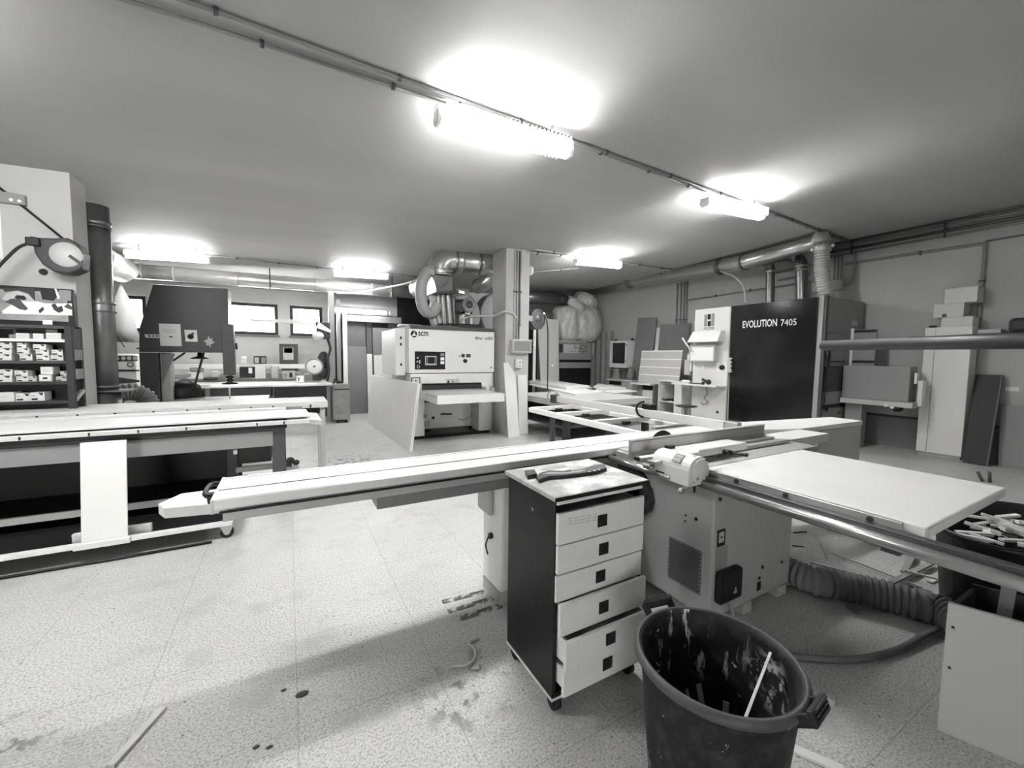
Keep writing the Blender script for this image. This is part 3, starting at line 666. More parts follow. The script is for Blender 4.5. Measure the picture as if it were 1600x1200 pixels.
one('grey_batten', 'grey batten standing tilted in the white crate at the right edge', 'batten', MB().bar(p0 + dep * .1 + dirb * .12 + vz(.1), p0 + dep * .2 + dirb * .13 + vz(.72), .04, .02, (1, 0, 0)), MGREY)
tb = thing('waste_tub', 'large black tub full of wood offcuts below the end of the saw table', 'tub', (3.85, .64, 0))
TC = V((3.85, .62, 0)); tz = .62
def oval(an, i): return 1.0 / math.sqrt((math.cos(an) / .72) ** 2 + (math.sin(an) / 1.28) ** 2)
TUBM = mat('black_tub', .018, .45, var=.3)
link('shell', MB().lathe([(.34, 0), (.36, .02), (.43, tz - .04), (.46, tz - .03), (.465, tz), (.45, tz + .005), (.425, tz - .03), (.35, .03), (.001, .03)], TC, 44, (0, 0, 1), oval), TUBM, tb)
random.seed(11)
for i in range(46):
    an, rr = random.random() * 2 * PI, random.random() ** .5
    c = TC + V((math.cos(an) * rr * .44, math.sin(an) * rr * .2, tz - .14 + .10 * random.random() + (.04 if rr < .5 else 0)))
    th = random.random() * PI; L = random.uniform(.06, .17); d = V((math.cos(th), math.sin(th), random.uniform(-.25, .3)))
    one('wood_offcut', 'pale wood offcut heaped in the large black tub', 'offcut', MB().bar(c - d * L * .6, c + d * L * .6, random.uniform(.012, .035), random.uniform(.006, .02)), (SCRAPW, WOOD, LAMI)[i % 3], 'offcuts in the large tub')
one('wood_block', 'square pale block on the offcuts in the large tub', 'offcut', MB().obox(TC + V((.05, .02, tz - .06)), (.03, .02, 0), (-.02, .03, .005), (0, 0, .012)), PALE)
# ribbed dust hose on the floor
hp = spline([V((3.1, 1.78, .1)), G(1262, 904, .1), G(1300, 911, .1), G(1370, 926, .1), G(1430, 943, .1), G(1485, 962, .1), V((2.99, .3, .1)), V((3.1, 0.0, .1))], 60)
one('dust_hose', 'thick ribbed grey dust hose lying on the floor to the right of the saw', 'hose', ribbed(hp, .088, .008, .036, 22), mat('ribbed_hose', .17, .4, var=.15))
one('cable_pipe', 'thin grey flexible pipe curving over the floor behind the tall bin', 'pipe', MB().tube(spline([G(1190, 1015, .02), G(1245, 1026, .02), G(1330, 1030, .02), G(1400, 1016, .02), G(1446, 992, .03), G(1472, 978, .04)], 8), .017, 10), HOSE)

# scraps on the floor
def scrap(a, b, wd, label, m=SCRAPW, h=.012, z=0.001, group='offcuts on the floor'):
    p, q = G(*a), G(*b); return one('floor_offcut', label, 'offcut', MB().bar(p + vz(z + h / 2), q + vz(z + h / 2), wd, h), m, group)
scrap((172, 1200), (255, 1108), .03, 'long flat pale offcut alone on the floor at the lower left')
scrap((1266, 880), (1478, 934), .022, 'longest pale strip on the floor alongside the ribbed hose', z=.002)
scrap((1299, 867), (1440, 922), .012, 'thin light strip crossing behind the longest strip on the floor', z=.014)
scrap((1376, 926), (1458, 885), .035, 'grey flat offcut on the floor crossing the longest strip', mat('grey_offcut', .3, .6, var=.2), .018, .026)
scrap((1411, 902), (1430, 868), .035, 'short grey batten pointing away from the ribbed hose', mat('grey_offcut', .3, .6), .015, .03)
scrap((1392, 924), (1440, 934), .03, 'short pale strip lying nearest the ribbed hose', z=.03)
scrap((1412, 902), (1476, 920), .014, 'narrow strip on the floor by the foot of the large tub', z=.05)
scrap((1418, 918), (1442, 929), .04, 'dark short block among the strips by the tub', SLATE, .03, .002)
scrap((1452, 911), (1466, 906), .03, 'small bright offcut beside the large tub', z=.002)
scrap((1427, 938), (1446, 941), .06, 'pale square chip between the ribbed hose and the tub', LAMI, .01)
scrap((1276, 840), (1291, 873), .006, 'thin dark wire on the floor behind the ribbed hose', MGREY, .006)
scrap((1327, 836), (1338, 841), .045, 'small white block on the bright floor behind the saw', LAMI, .03)
scrap((1240, 833), (1260, 831), .012, 'dark splinter on the floor right behind the saw body, upper', DGREY, .006)
scrap((1238, 853), (1256, 855), .012, 'dark splinter on the floor right behind the saw body, lower', DGREY, .006)
scrap((1285, 960), (1306, 966), .025, 'small pale sliver on the dark floor in front of the ribbed hose', LGREY, .006)
scrap((1328, 950), (1342, 960), .04, 'small grey chip close to the ribbed hose on the dark floor', MGREY, .02)
scrap((1292, 1095), (1304, 1100), .035, 'small wood block on the floor right of the tall bin', LGREY, .025)
scrap((985, 1084), (1012, 1106), .03, 'pale offcut on the floor between the cart and the tall bin', LGREY, .015)
scrap((1238, 1172), (1318, 1206), .04, 'flat pale offcut on the floor at the bottom edge right of the bin', PALE, .012)
one('wood_shaving', 'curled pale shaving on the dark floor left of the drawer cart', 'shaving', MB().tube([p + vz(.008) for p in spline([G(706, 1043), G(725, 1042), (G(738, 1035)), G(743, 1022), G(738, 1012), G(731, 1008)], 5)], .006, 6), SCRAPW)
one('wood_chip', 'pale triangular chip beside the curled shaving', 'offcut', MB().prism([G(748, 1032, .001), G(749, 1045, .001), G(736, 1047, .001)], (0, 0, .008)), LGREY)
one('wood_shaving', 'thin bent splinter above the curled shaving', 'shaving', MB().tube([p + vz(.005) for p in spline([G(733, 1008), G(742, 1002), G(749, 999)], 4)], .005, 6), MGREY)
for i, (px, py) in enumerate(((472, 1085), (443, 1079), (400, 1168), (421, 1168))):
    a = G(px, py); one('dirt_clump', ('largest dark dirt clump on the shadow edge of the floor', 'small dark clump just left of the largest one', 'left of two dark clumps near the lower edge of the floor', 'right of two dark clumps near the lower edge of the floor')[i], 'dirt', MB().ball(a + vz(.002), .009 if i else .02, 10, (1.5, 1, .3)), DGREY)

# ------------------------------------------------------------------ assembly bench at the left
BY = 4.43
ab = thing('assembly_bench', 'long wheeled assembly bench with dark open shelves at the left', 'workbench', (-1.5, 5.1, 0))
DKW = mat('dark_bench_paint', .009, .5, var=.2)
def bx(px, py): return G(px, py, ZT).x
XE = bx(428, 664)
link('top', MB().box(-3.6, XE + .1, BY, 5.35, .89, .925), DKW, ab)
fe = G(0, 691.5, .93)
link('front_slat', MB().box(-3.6, bx(484, 656), BY - .02, BY + .03, .925, ZT), WOODY, ab, .003)
for px in (10, 107, 182, 261, 389, 442): 
    x = G(px, 688, ZT).x; link('slat_joint', MB().box(x - .006, x + .006, BY - .0215, BY - .019, .93, ZT - .004), BLACK, ab)
a, c = YP(0, 720, BY + .01), YP(427, 690, BY + .01)
link('apron', MB().box(-3.6, XE - .02, BY + .03, BY + .05, .72, .86), MGREY, ab)
link('apron_upper', MB().box(-3.6, XE, BY + .05, BY + .07, .85, .89), SLATE, ab)
link('leg', MB().box(XE - .03, XE + .08, BY + .04, BY + .13, .40, .89), SLATE, ab, .004)
link('leg', MB().box(XE - .03, XE + .08, 5.22, 5.31, .13, .89), SLATE, ab, .004)
link('leg', MB().box(XE - .42, XE - .34, BY + .3, BY + .38, .13, .89), DGREY, ab, .004)
link('drawer_box', MB().box(XE - .33, XE - .05, BY + .35, 5.1, .5, .7), BLACK, ab)
link('drawer_rail', MB().box(XE - .34, XE - .02, BY + .2, BY + .24, .45, .5), MGREY, ab, .003)
link('catch', MB().box(XE - .36, XE - .33, BY + .26, BY + .3, .62, .66), STEEL, ab)
q = YP(0, 818, 4.75)
link('middle_shelf', MB().box(-3.6, XE - .3, 4.75, 5.3, q.z - .02, q.z + .04), DKW, ab)
link('shelf_edge', MB().box(-3.6, XE - .3, 4.72, 4.75, q.z - .02, q.z + .035), LGREY, ab)
fb_y = 4.15
link('lower_frame', MB().box(-3.6, -.46, fb_y, fb_y + .05, .115, .15), LAMI, ab, .003)
link('lower_frame', MB().box(-3.6, -.46, 5.2, 5.25, .115, .15), DGREY, ab)
link('lower_frame', MB().box(-.51, -.46, fb_y + .05, 5.2, .115, .15), LAMI, ab, .003)
link('lower_shelf', MB().box(-3.6, -.51, fb_y + .05, 5.2, .11, .12), DKW, ab)
link('back_panel', MB().box(-3.6, XE - .35, 5.3, 5.32, .15, .89), DKW, ab)
cs = V((-.49, 4.17, 0))
for x, y in ((-.5, 4.19), (-.5, 5.2), (-3.3, 4.19), (-3.3, 5.2)):
    c = link('caster', MB().cyl((x, y - .015, .05), (x, y + .015, .05), .05, n=20), RUBBER, ab)
    link('caster_fork', MB().prism([(x - .05, y - .025, .115), (x + .05, y - .025, .115), (x + .02, y - .025, .04), (x - .02, y - .025, .04)], (0, .008, 0)).prism([(x - .05, y + .017, .115), (x + .05, y + .017, .115), (x + .02, y + .017, .04), (x - .02, y + .017, .04)], (0, .008, 0)), STEEL, c)
    link('hub', MB().cyl((x, y - .018, .05), (x, y + .018, .05), .022, n=14), STEEL, c)
one('black_cable', 'long black cable lying on the floor along the front of the assembly bench', 'cable', MB().tube([(-3.6, 4.10, .013), (-2.2, 4.12, .013), (-1.2, 4.105, .013), (-.6, 4.115, .013)], .012, 8), BLACK)
# boards and panel at the bench
a, b = YP(114, 697, 4.13), YP(189, 692, 4.13); a2, b2 = YP(122, 855, 4.12), YP(199, 845, 4.12)
one('upright_board', 'upright white panel standing on the lower rail in front of the assembly bench', 'panel', MB().slab((a.x, 4.16, .155), (b.x, 4.16, .155), (b.x, 4.24, a.z), (a.x, 4.24, a.z), (0, .02, 0)), LAMI, None, .003)
a, b = YP(118, 858, 4.1), YP(202, 845, 4.1)
one('pale_batten', 'pale batten on the lower rail at the foot of the upright white panel', 'batten', MB().box(a.x - .02, b.x, 4.11, 4.147, .118, .162), LAMI, None, .003)
one('pale_batten', 'short pale batten behind the foot of the upright white panel', 'batten', MB().box(a.x - .08, b.x + .09, 4.28, 4.32, .1205, .19), LAMI, None, .003)
zb = ZT + .001
one('white_board', 'long white board lying at the front of the assembly bench, stepped at its right end', 'board', MB().slab((-3.6, 4.47, zb), G(484, 651, zb), G(478, 641.5, zb), (-3.6, G(478, 641.5, zb).y, zb), (0, 0, .018)), LAMI, 'boards on the assembly bench', .002)
a = G(478, 641, zb)
one('white_board', 'white board lying behind the front one on the assembly bench, a little shorter', 'board', MB().box(-3.6, G(447, 640, zb).x, a.y + .04, 5.33, .926, zb + .03), PALE, 'boards on the assembly bench', .002)
one('pale_plank', 'pale plank jutting out farthest under the stepped white board at the bench end', 'plank', MB().slab(G(425, 650, .94), G(503, 657, .94), G(495, 645, .94), G(430, 650, .94) + vy(.45), (0, 0, -.045)), WOODY, 'boards on the assembly bench', .002)
one('mottled_block', 'dark mottled block on the bench between the white board and the rear beam', 'block', MB().box(G(447, 642, .96).x, G(473, 640, .96).x, 5.36, 5.42, .90, .985), MGREY)
rb = thing('rear_beam', 'second long pale beam bench parallel behind the assembly bench, with clamping marks', 'workbench', (-1.4, 6.0, 0))
ry0, ry1, rz = G(512, 627, 1.0).y, G(504, 619.5, 1.0).y, 1.0
xe = G(512, 627, 1.0).x
link('top', MB().box(-3.9, xe, ry0, ry1, rz - .022, rz), WOODY, rb, .002)
link('front_slat', MB().box(-3.9, xe, ry0 - .012, ry0 + .02, rz - .075, rz - .022), WOODY, rb, .002)
for px in (26, 80, 131, 181, 235, 285, 335, 386, 424, 491):
    x = G(px, 640, rz).x; link('clamp_mark', MB().box(x - .012, x + .008, ry0 - .0145, ry0 - .011, rz - .07, rz - .03), DGREY, rb)
link('shadow_rail', MB().box(-3.9, xe - .05, ry0 + .1, ry1 - .1, rz - .16, rz - .022), DGREY, rb)  # dark bar put in as the shadow under the beam top
for x in (xe - .06, -1.6, -3.2): link('leg', MB().box(x - .03, x + .03, ry0 + .02, ry0 + .08, 0, rz - .075).box(x - .03, x + .03, ry1 - .08, ry1 - .02, 0, rz - .022), LGREY, rb, .003)
hb = G(460, 727); one('dark_vise', 'dark lumpy clamp lying on the floor beside the bench leg', 'clamp', MB().ball(hb + V((-.05, 0, .08)), .055, 10, (1, .7, .8)).ball(hb + V((.02, -.02, .045)), .05, 10, (1, .7, .8)).box(hb.x - .16, hb.x - .03, hb.y - .06, hb.y + .05, 0, .1), DGREY)

# ------------------------------------------------------------------ pier: hose reel, bracket, shelf, screen
hr = thing('hose_reel', 'dark enclosed hose reel with a grey round face on the pier at the upper left', 'hose reel', YP(96, 400, PY - .2))
yf = PY - .26; c = YP(103, 398, yf); R_ = (YP(129, 398, yf) - YP(103, 398, yf)).length
prof = []
pts = [YP(px, py, yf) for px, py in ((44, 368), (60, 371), (85, 372), (105, 371), (120, 380), (129, 395), (128, 420), (110, 427), (85, 425), (65, 412), (54, 396), (50, 380))]
link('case', MB().prism(pts, (0, .2, 0)), DGREY, hr, .015)
link('face', MB().lathe([(.001, -.012), (R_ * .95, -.012), (R_, .0), (R_, .02), (.001, .02)], c, 36, (0, 1, 0)), LGREY, hr)
a = YP(119, 407, yf - .014); link('face_slot', MB().obox(a, (.05, 0, -.045), (.01, 0, .011), (0, .002, 0)), BLACK, hr)
link('mount', MB().box(c.x - .05, c.x + .05, yf + .2, PY, c.z - .08, c.z + .08), DGREY, hr)
a = YP(52, 378, yf - .01); link('outlet', MB().obox(a, (.05, 0, 0), (0, .03, 0), (0, 0, .04)), BLACK, hr, .01)
one('air_hose', 'black hose hanging from the reel outlet to the left edge', 'hose', MB().tube(spline([YP(52, 378, yf), YP(30, 386, yf), YP(12, 402, yf), YP(-5, 420, yf), YP(-30, 450, yf)], 6), .014, 8), RUBBER)
one('power_cable', 'thin black cable slanting down over the pier to the reel', 'cable', MB().tube(spline([YP(-20, 278, PY - .03), YP(30, 318, PY - .03), YP(80, 358, PY - .03), YP(108, 381, PY - .1), YP(122, 392, PY - .05), V((PX + .01, PY - .02, YP(125, 430, PY).z))], 6), .012, 8), BLACK)
a, b = YP(-20, 305, PY - .04), YP(40, 321, PY - .04)
bk = thing('steel_bracket', 'short grey steel bracket with two holes fixed high on the pier', 'bracket', a, None)
link('bar', MB().slab((a.x, PY - .05, a.z - .05), (b.x, PY - .05, b.z), (b.x, PY - .05, b.z + .1), (a.x, PY - .05, a.z + .06), (0, .05, 0)), MGREY, bk, .004)
for px, py in ((17, 312), (30, 314)):
    q = YP(px, py, PY - .051); link('hole', MB().cyl(q, q + vy(.002), .015), PAPER, bk)
a, b = YP(-25, 322, PY - .02), YP(4, 405, PY - .02)
one('white_sheet', 'white sheet on the pier at the left edge below the steel bracket', 'sheet', MB().box(a.x, b.x, PY - .006, PY, b.z, a.z), PAPER)
a = YP(68, 425, PY); one('wall_hook', 'small dark hook below the hose reel on the pier', 'hook', MB().lathe([(.001, -.03), (.03, -.02), (.035, 0), (.001, 0)], a, 12, (0, 1, 0)), DGREY)
SY = 5.93
su = thing('shelf_unit', 'dark steel shelf unit full of small cartons against the pier at the left', 'shelving', (-2.4, SY + .24, 0))
xr = YP(114, 560, SY).x
zs = [YP(60, py, SY).z for py in (508, 529.5, 563.5, 596.5, 627)]
names = ['header_board', 'shelf_board', 'shelf_board', 'shelf_board', 'shelf_board']
for i, z in enumerate(zs):
    m = (SLATE, LAMI, SLATE, DGREY, DGREY)[i]
    link(names[i], MB().box(-3.9, xr - .04, SY, PY - .02, z - .03, z), m if i != 1 else LAMI, su, .002)
link('shelf_board', MB().box(-3.9, xr - .04, SY, PY - .02, .5, .53), DGREY, su)
link('post', MB().box(xr - .05, xr, SY - .01, SY + .04, 0, zs[0]), DGREY, su)
link('post', MB().box(xr - .05, xr, PY - .06, PY - .01, 0, zs[0]), DGREY, su)
link('post', MB().box(-3.9, -3.85, SY - .01, SY + .04, 0, zs[0]), DGREY, su)
link('back_sheet', MB().box(-3.85, xr - .05, PY - .02, PY - .01, .55, zs[0] - .04), BLACK, su)
link('side_sheet', MB().box(xr - .006, xr - .001, SY + .04, PY - .06, YP(120, 545, SY).z, zs[0] - .02), SLATE, su)
for i, (t, b) in enumerate(((546, 563), (577, 593))):
    link('side_bin', MB().box(xr - .03, xr + .012, SY + .045, PY - .065, YP(118, b, SY).z, YP(118, t, SY).z), MGREY, su, .004)
link('side_stay', MB().bar((xr - .03, SY + .06, YP(112, 627, SY).z), (xr - .01, PY - .04, YP(127, 612, SY).z), .03, .04), LGREY, su)
link('name_label', MB().box(YP(67, 503, SY).x, YP(82, 503, SY).x, SY - .004, SY, YP(70, 507, SY).z, YP(70, 500, SY).z + .0), PAPER, su)
# the framed picture panel above the shelf
a, b = YP(-14, 443, SY + .12), YP(116, 497, SY + .12); t = thing('framed_picture', 'wide framed picture of cars in grey tones leaning above the shelf unit', 'picture', (-2.5, SY + .15, zs[0] + .0))
za, zb_ = YP(60, 449, SY + .12).z, zs[0] + .03
link('frame', MB().box(a.x, b.x, SY + .12, SY + .17, zs[0], za), BLACK, t, .004)
pm = mat('picture_print', .34, .3, var=.9, scale=6, detail=6)
yy = SY + .118
link('print', MB().box(a.x + .03, b.x - .045, yy, yy + .002, zs[0] + .05, za - .04), pm, t)
def pp(*pts): return [YP(px, py, yy - .001) for px, py in pts]
for nm, m, pts in (('sky_patch', LGREY, ((2, 468), (10, 458), (28, 455), (45, 460), (58, 472), (30, 472))), ('hill_patch', DGREY, ((2, 450), (54, 450), (55, 471), (44, 459), (28, 454), (8, 456))),
                   ('road_patch', PAPER, ((3, 486), (25, 471), (60, 471), (70, 474), (112, 474), (113, 493), (4, 490))), ('car_shape', SLATE, ((8, 472), (16, 467), (30, 466), (36, 474), (44, 482), (40, 485), (30, 483), (20, 477))),
                   ('car_roof', BLACK, ((22, 465), (26, 461), (38, 462), (42, 468), (36, 469))), ('dark_car', BLACK, ((62, 452), (84, 452), (90, 463), (84, 470), (66, 468))), ('grey_patch', MGREY, ((92, 453), (111, 454), (111, 470), (88, 470))),
                   ('bright_stripe', PAPER, ((85, 451), (88, 451), (94, 466), (90, 467))), ('tree_marks', DGREY, ((80, 476), (86, 474), (90, 480), (97, 478), (99, 486), (92, 489), (84, 484))), ('tree_marks', SLATE, ((100, 479), (106, 474), (113, 480), (112, 484), (105, 482))), ('tree_marks', DGREY, ((60, 485), (67, 479), (69, 484), (62, 490)))):
    yy -= .0004; link(nm, MB().prism(pp(*pts), (0, .0003, 0)), m, t)
# cartons: (crop x0, x1) per stack and heights, on shelves 1..4
def cx(v): return v / 8.571
ROWS = [(1, 'top shelf', [([(248, 425, 70)], 'pale'), ([(465, 605, 72)], 'pale'), ([(650, 850, 84), (640, 800, 58)], 'pale')]),
        (2, 'second shelf', [([(-70, 170, 82), (-80, 170, 76), (-75, 185, 76)], 'w'), ([(272, 440, 84), (250, 410, 78), (245, 370, 70)], 'w'), ([(500, 675, 66), (488, 665, 74), (465, 635, 74)], 'w'), ([(685, 855, 72), (710, 858, 72)], 'w')]),
        (3, 'third shelf', [([(-90, 155, 84), (-80, 160, 76)], 'w'), ([(205, 365, 68), (195, 372, 78)], 'w'), ([(375, 480, 70)], 's'), ([(510, 685, 92), (545, 710, 104)], 'p'), ([(745, 885, 64), (800, 885, 70)], 's')]),
        (4, 'bottom shelf', [([(-60, 170, 124)], 'pale'), ([(180, 380, 105)], 'd'), ([(390, 575, 115)], 'w')])]
ORD = ['leftmost', 'second', 'third', 'fourth', 'rightmost']
DEPTHM = 4.22 / FOC
for si, sname, stacks in ROWS:
    for k, (boxes, kind) in enumerate(stacks):
        z = zs[si] + .001
        for j, (x0, x1, hh) in enumerate(boxes):
            h = hh / 8.571 * DEPTHM * .98
            xa, xb = YP(cx(x0), 560, SY + .05).x, YP(cx(x1), 560, SY + .05).x
            n = len(boxes)
            lev = '' if n == 1 else ('bottom' if j == 0 else 'top' if j == n - 1 else 'middle')
            place = ORD[k] if k < len(stacks) - 1 else 'rightmost'
            lab = ('carton, %s of the %s stack%s, %s of the shelf unit' % (lev, place, '' if 'most' in place else ' from left', sname)) if n > 1 else ('carton standing alone, %s on the %s of the shelf unit' % (place + ('' if 'most' in place else ' from left'), sname))
            dk = (si, k, j) == (1, 2, 1)
            gm = SLATE if dk else (CARDB if kind != 's' else LGREY)
            dp = .15 if kind != 's' else .12
            yb = SY + .03 + .01 * ((j + k) % 2)
            b_ = thing('carton', ('white ' if not dk else 'dark ') + lab, 'carton', ((xa + xb) / 2, yb + dp / 2, z), 'cartons on the dark shelf unit')
            link('box', MB().box(xa, xb, yb, yb + dp, z, z + h), gm, b_, .002)
            ww = xb - xa
            if kind in 'wds':
                link('printed_wedge', MB().prism([(xa + ww * .55, yb - .0008, z + h * .96), (xa + ww * .9, yb - .0008, z + h * .96), (xa + ww * .86, yb - .0008, z + h * .62), (xa + ww * .72, yb - .0008, z + h * .66)], (0, .0006, 0)), DGREY, b_)
                link('printed_bar', MB().box(xa + ww * .06, xa + ww * .5, yb - .0008, yb - .0002, z + h * .12, z + h * .32), BLACK, b_)
                link('printed_line', MB().box(xa + ww * .06, xa + ww * .3, yb - .0008, yb - .0002, z + h * .6, z + h * .68), MGREY, b_)
            elif kind == 'p' and j == 0:
                link('label_patch', MB().box(xa + ww * .1, xa + ww * .85, yb - .0008, yb - .0002, z + h * .2, z + h * .8), PAPER, b_); link('printed_bar', MB().box(xa + ww * .3, xa + ww * .65, yb - .0014, yb - .0008, z + h * .35, z + h * .6), BLACK, b_)
            else:
                link('printed_line', MB().box(xa + ww * .1, xa + ww * .7, yb - .0008, yb - .0002, z + h * .5, z + h * .56), LGREY, b_)
            z += h + .001
xa, xb = YP(15, 520, SY + .1).x, YP(28, 520, SY + .1).x
t = thing('clamp_tool', 'grey hand clamp standing on the top shelf left of the cartons', 'tool', (xa, SY + .12, zs[1]))
link('foot', MB().box(xa, xb, SY + .08, SY + .16, zs[1] + .001, zs[1] + .04), MGREY, t, .004)
link('stem', MB().cyl(((xa + xb) / 2, SY + .12, zs[1] + .04), ((xa + xb) / 2, SY + .12, zs[1] + .11), .01), MGREY, t)
# vertical extraction duct beside the pier
vd = thing('vertical_duct', 'dark vertical round extraction duct standing beside the pier', 'duct', G(165, 640))
vy_ = PY + .55
ct_, cb_ = YP(149.5, 355, vy_), YP(164.8, 605.5, vy_)
xd = (ct_.x + cb_.x) / 2; rd = .125
ztop = YP(149, 322, vy_).z
link('pipe', MB().cyl((xd, vy_, .78), (xd, vy_, ztop), rd, n=28), GALVD, vd)
for py, rr, hh in ((350, .012, .06), (356, .02, .02), (474, .012, .03), (487, .018, .015), (604, .014, .03)):
    z = YP(155, py, vy_).z; link('seam_ring', MB().cyl((xd, vy_, z - hh / 2), (xd, vy_, z + hh / 2), rd + rr, n=28), GALVD, vd)
z = YP(165, 609, vy_).z; link('damper_plate', MB().box(xd - .24, xd + .26, vy_ - .17, vy_ + .17, z - .02, z + .0), DSTEEL, vd)
link('lower_pipe', MB().cyl((xd, vy_, .012), (xd, vy_, z - .02), rd + .02, n=28), GALVD, vd)
link('foot_flange', MB().cyl((xd, vy_, 0), (xd, vy_, .012), rd + .08, n=28), DSTEEL, vd)
a = YP(136, 503, vy_ - .1); link('wall_clip', MB().bar((PX, vy_, a.z), (xd, vy_, a.z), .03, .04), DSTEEL, vd)

# ------------------------------------------------------------------ band saw
WY = 9.0
def bp(px, py): return YP(px, py, WY)
bs = thing('band_saw', 'tall dark grey band saw with paper notices on its upper wheel cover', 'band saw', (-1.6, WY + .3, 0))
link('upper_cover', MB().prism([bp(*p) for p in ((239, 444), (356, 451), (357, 551), (217, 550), (217.5, 512))], (0, .5, 0)), SLATE, bs, .01)
a, c = bp(219, 551), bp(248, 660)
link('column', MB().box(bp(219, 600).x, bp(248, 600).x, WY + .02, WY + .5, .5, bp(219, 550.5).z), SLATE, bs, .006)
link('inner_column', MB().box(bp(249, 600).x, bp(264, 600).x, WY + .12, WY + .4, .5, bp(250, 551).z), LGREY, bs, .004)
link('gusset', MB().prism([bp(250, 553) + vy(.1), bp(270, 553) + vy(.1), bp(262, 575) + vy(.1), bp(252, 600) + vy(.1)], (0, .06, 0)), MGREY, bs)
link('lower_cover', MB().box(bp(217, 640).x, bp(352, 640).x, WY, WY + .5, 0, .5), SLATE, bs, .01)
link('blade_guard', MB().prism([bp(*p) + vy(-.06) for p in ((346, 506), (365, 507), (368, 586), (350, 586))], (0, .2, 0)), SLATE, bs, .008)
link('blade', MB().box(bp(358, 600).x - .012, bp(358, 600).x + .012, WY + .02, WY + .024, .75, bp(358, 586).z), STEEL, bs)
q = bp(359, 590); gd = MB().lathe([(.04, .06), (.07, .03), (.03, 0), (.06, -.03), (.03, -.06), (.13, -.085), (.12, -.1), (.02, -.105)], q + vz(-.02) + vy(.02), 14, cap=True); link('blade_guide', gd, BLACK, bs)
link('table', MB().box(bp(268, 640).x, bp(420, 640).x, WY - .25, WY + .6, .72, .76), LGREY, bs, .006)
link('brace', MB().bar(bp(266, 564) + vy(.2), bp(285, 551) + vy(.2), .03, .03), BLACK, bs)
link('knob', MB().cyl(bp(368, 541), bp(371, 541), .06, n=16), BLACK, bs)
link('hand_stop', MB().lathe([(.03, .12), (.04, .05), (.13, .02), (.14, 0), (.001, 0)], bp(309, 561) + vy(.2), 18), BLACK, bs)
link('lever', MB().cyl(bp(316, 551) + vy(.15), bp(299, 619) + vy(.05), .018), DGREY, bs)
def note(px0, py0, px1, py1, nm, m=PAPER, y=WY - .003):
    a, c = YP(px0, py0, y), YP(px1, py1, y); return link(nm, MB().slab((a.x, y, c.z), (c.x, y, c.z), (c.x - .006, y, a.z), (a.x - .01, y, a.z - .005), (0, .002, 0)), m, bs)
n1 = note(249, 505, 284, 541, 'paper_notice')
a = bp(267, 526); link('paper_mark', MB().prism([a + V((-.03, -.004, .008)), a + V((.03, -.004, .008)), a + V((.015, -.004, -.012)), a + V((-.015, -.004, -.012))], (0, -.0005, 0)), BLACK, n1)
tl_ = MB()
for k in range(5): tl_.box(a.x - .1, a.x + .08 - .02 * (k % 2), WY - .0045, WY - .004, a.z + .06 + k * .016, a.z + .064 + k * .016)
link('paper_lines', tl_, LGREY, n1)
n2 = note(289, 515, 309, 534, 'paper_notice'); a = bp(298, 526)
link('finger_mark', MB().lathe([(.001, 0), (.045, 0), (.045, .001), (.001, .001)], a + vy(-.006), 18, (0, 1, 0)).bar(a + V((.0, -.006, .03)), a + V((.05, -.006, .06)), .03, .001, (0, 1, 0)), BLACK, n2)
link('torn_sticker', MB().prism([bp(327 + 7.5 * math.cos(t) * (.8 + .35 * math.sin(7 * t + 1) * math.cos(3 * t)), 534 + 8 * math.sin(t) * (.85 + .3 * math.sin(6 * t))) + vy(-.003) for t in [2 * PI * k / 40 for k in range(40)]], (0, .002, 0)), LGREY, bs)
n3 = note(227, 522, 249, 528, 'maker_plate')
for k, (x, wd) in enumerate(((231, 5), (238, 3), (243, 5))):
    a = bp(x, 525); link('plate_mark', MB().box(a.x, a.x + wd * .008, WY - .0055, WY - .003, a.z - .012, a.z + .012), DGREY, n3)

# white machine with dust hood behind, at the left of the band saw
wm = thing('white_machine', 'white machine with a strip of dark icons between the duct and the band saw', 'machine', YP(195, 640, 10.2))
my = 10.2
def mp(px, py): return YP(px, py, my)
a, c = mp(172, 553), mp(217, 660)
link('body', MB().box(a.x, c.x, my, my + .7, .0, a.z), WHITE, wm, .01)
a, c = mp(172, 556), mp(215, 564); ic = link('icon_strip', MB().box(a.x, c.x, my - .006, my, c.z, a.z), BLACK, wm)
for px in (183, 193, 202, 211): 
    q = mp(px, 560); link('icon', MB().cyl(q + vy(-.009), q + vy(-.006), .035, n=10), LGREY, ic)
link('dark_band', MB().prism([mp(*p) + vy(-.005) for p in ((172, 577), (218, 578), (218, 580), (172, 580))], (0, .005, 0)), DGREY, wm)
link('dark_wedge', MB().prism([mp(*p) + vy(-.005) for p in ((174, 588), (218, 594), (218, 597), (176, 600))], (0, .005, 0)), SLATE, wm)
q = mp(204, 569); link('emblem', MB().lathe([(.03, -.004), (.055, -.004), (.055, 0), (.03, 0)], q, 16, (0, 1, 0)), MGREY, wm)
a = mp(181, 439); hd = link('cloth_hood', MB().lathe([(.005, 0), (.05, -.15), (.16, -.42), (.19, -.55), (.21, -.85), (.24, -1.12)], a + vy(.25), 20, cap=True, warp=lambda an, i: 1 + .12 * math.sin(3 * an + i * .7)), mat('white_cloth', .5, .8, var=.08), wm)
link('hood_seam', MB().tube([mp(174, 497) + vy(-.12), mp(184, 522) + vy(-.14), mp(199, 543) + vy(-.13)], .008, 6), DGREY, wm)
link('hood_clip', MB().box(mp(189, 0).x, mp(200, 0).x, my - .14, my - .12, mp(195, 545).z, mp(195, 543).z), DGREY, wm)
link('pillar', MB().box(mp(205, 0).x, mp(215, 0).x, my + .2, my + .3, a.z * .5, mp(205, 483).z), WHITE, wm)
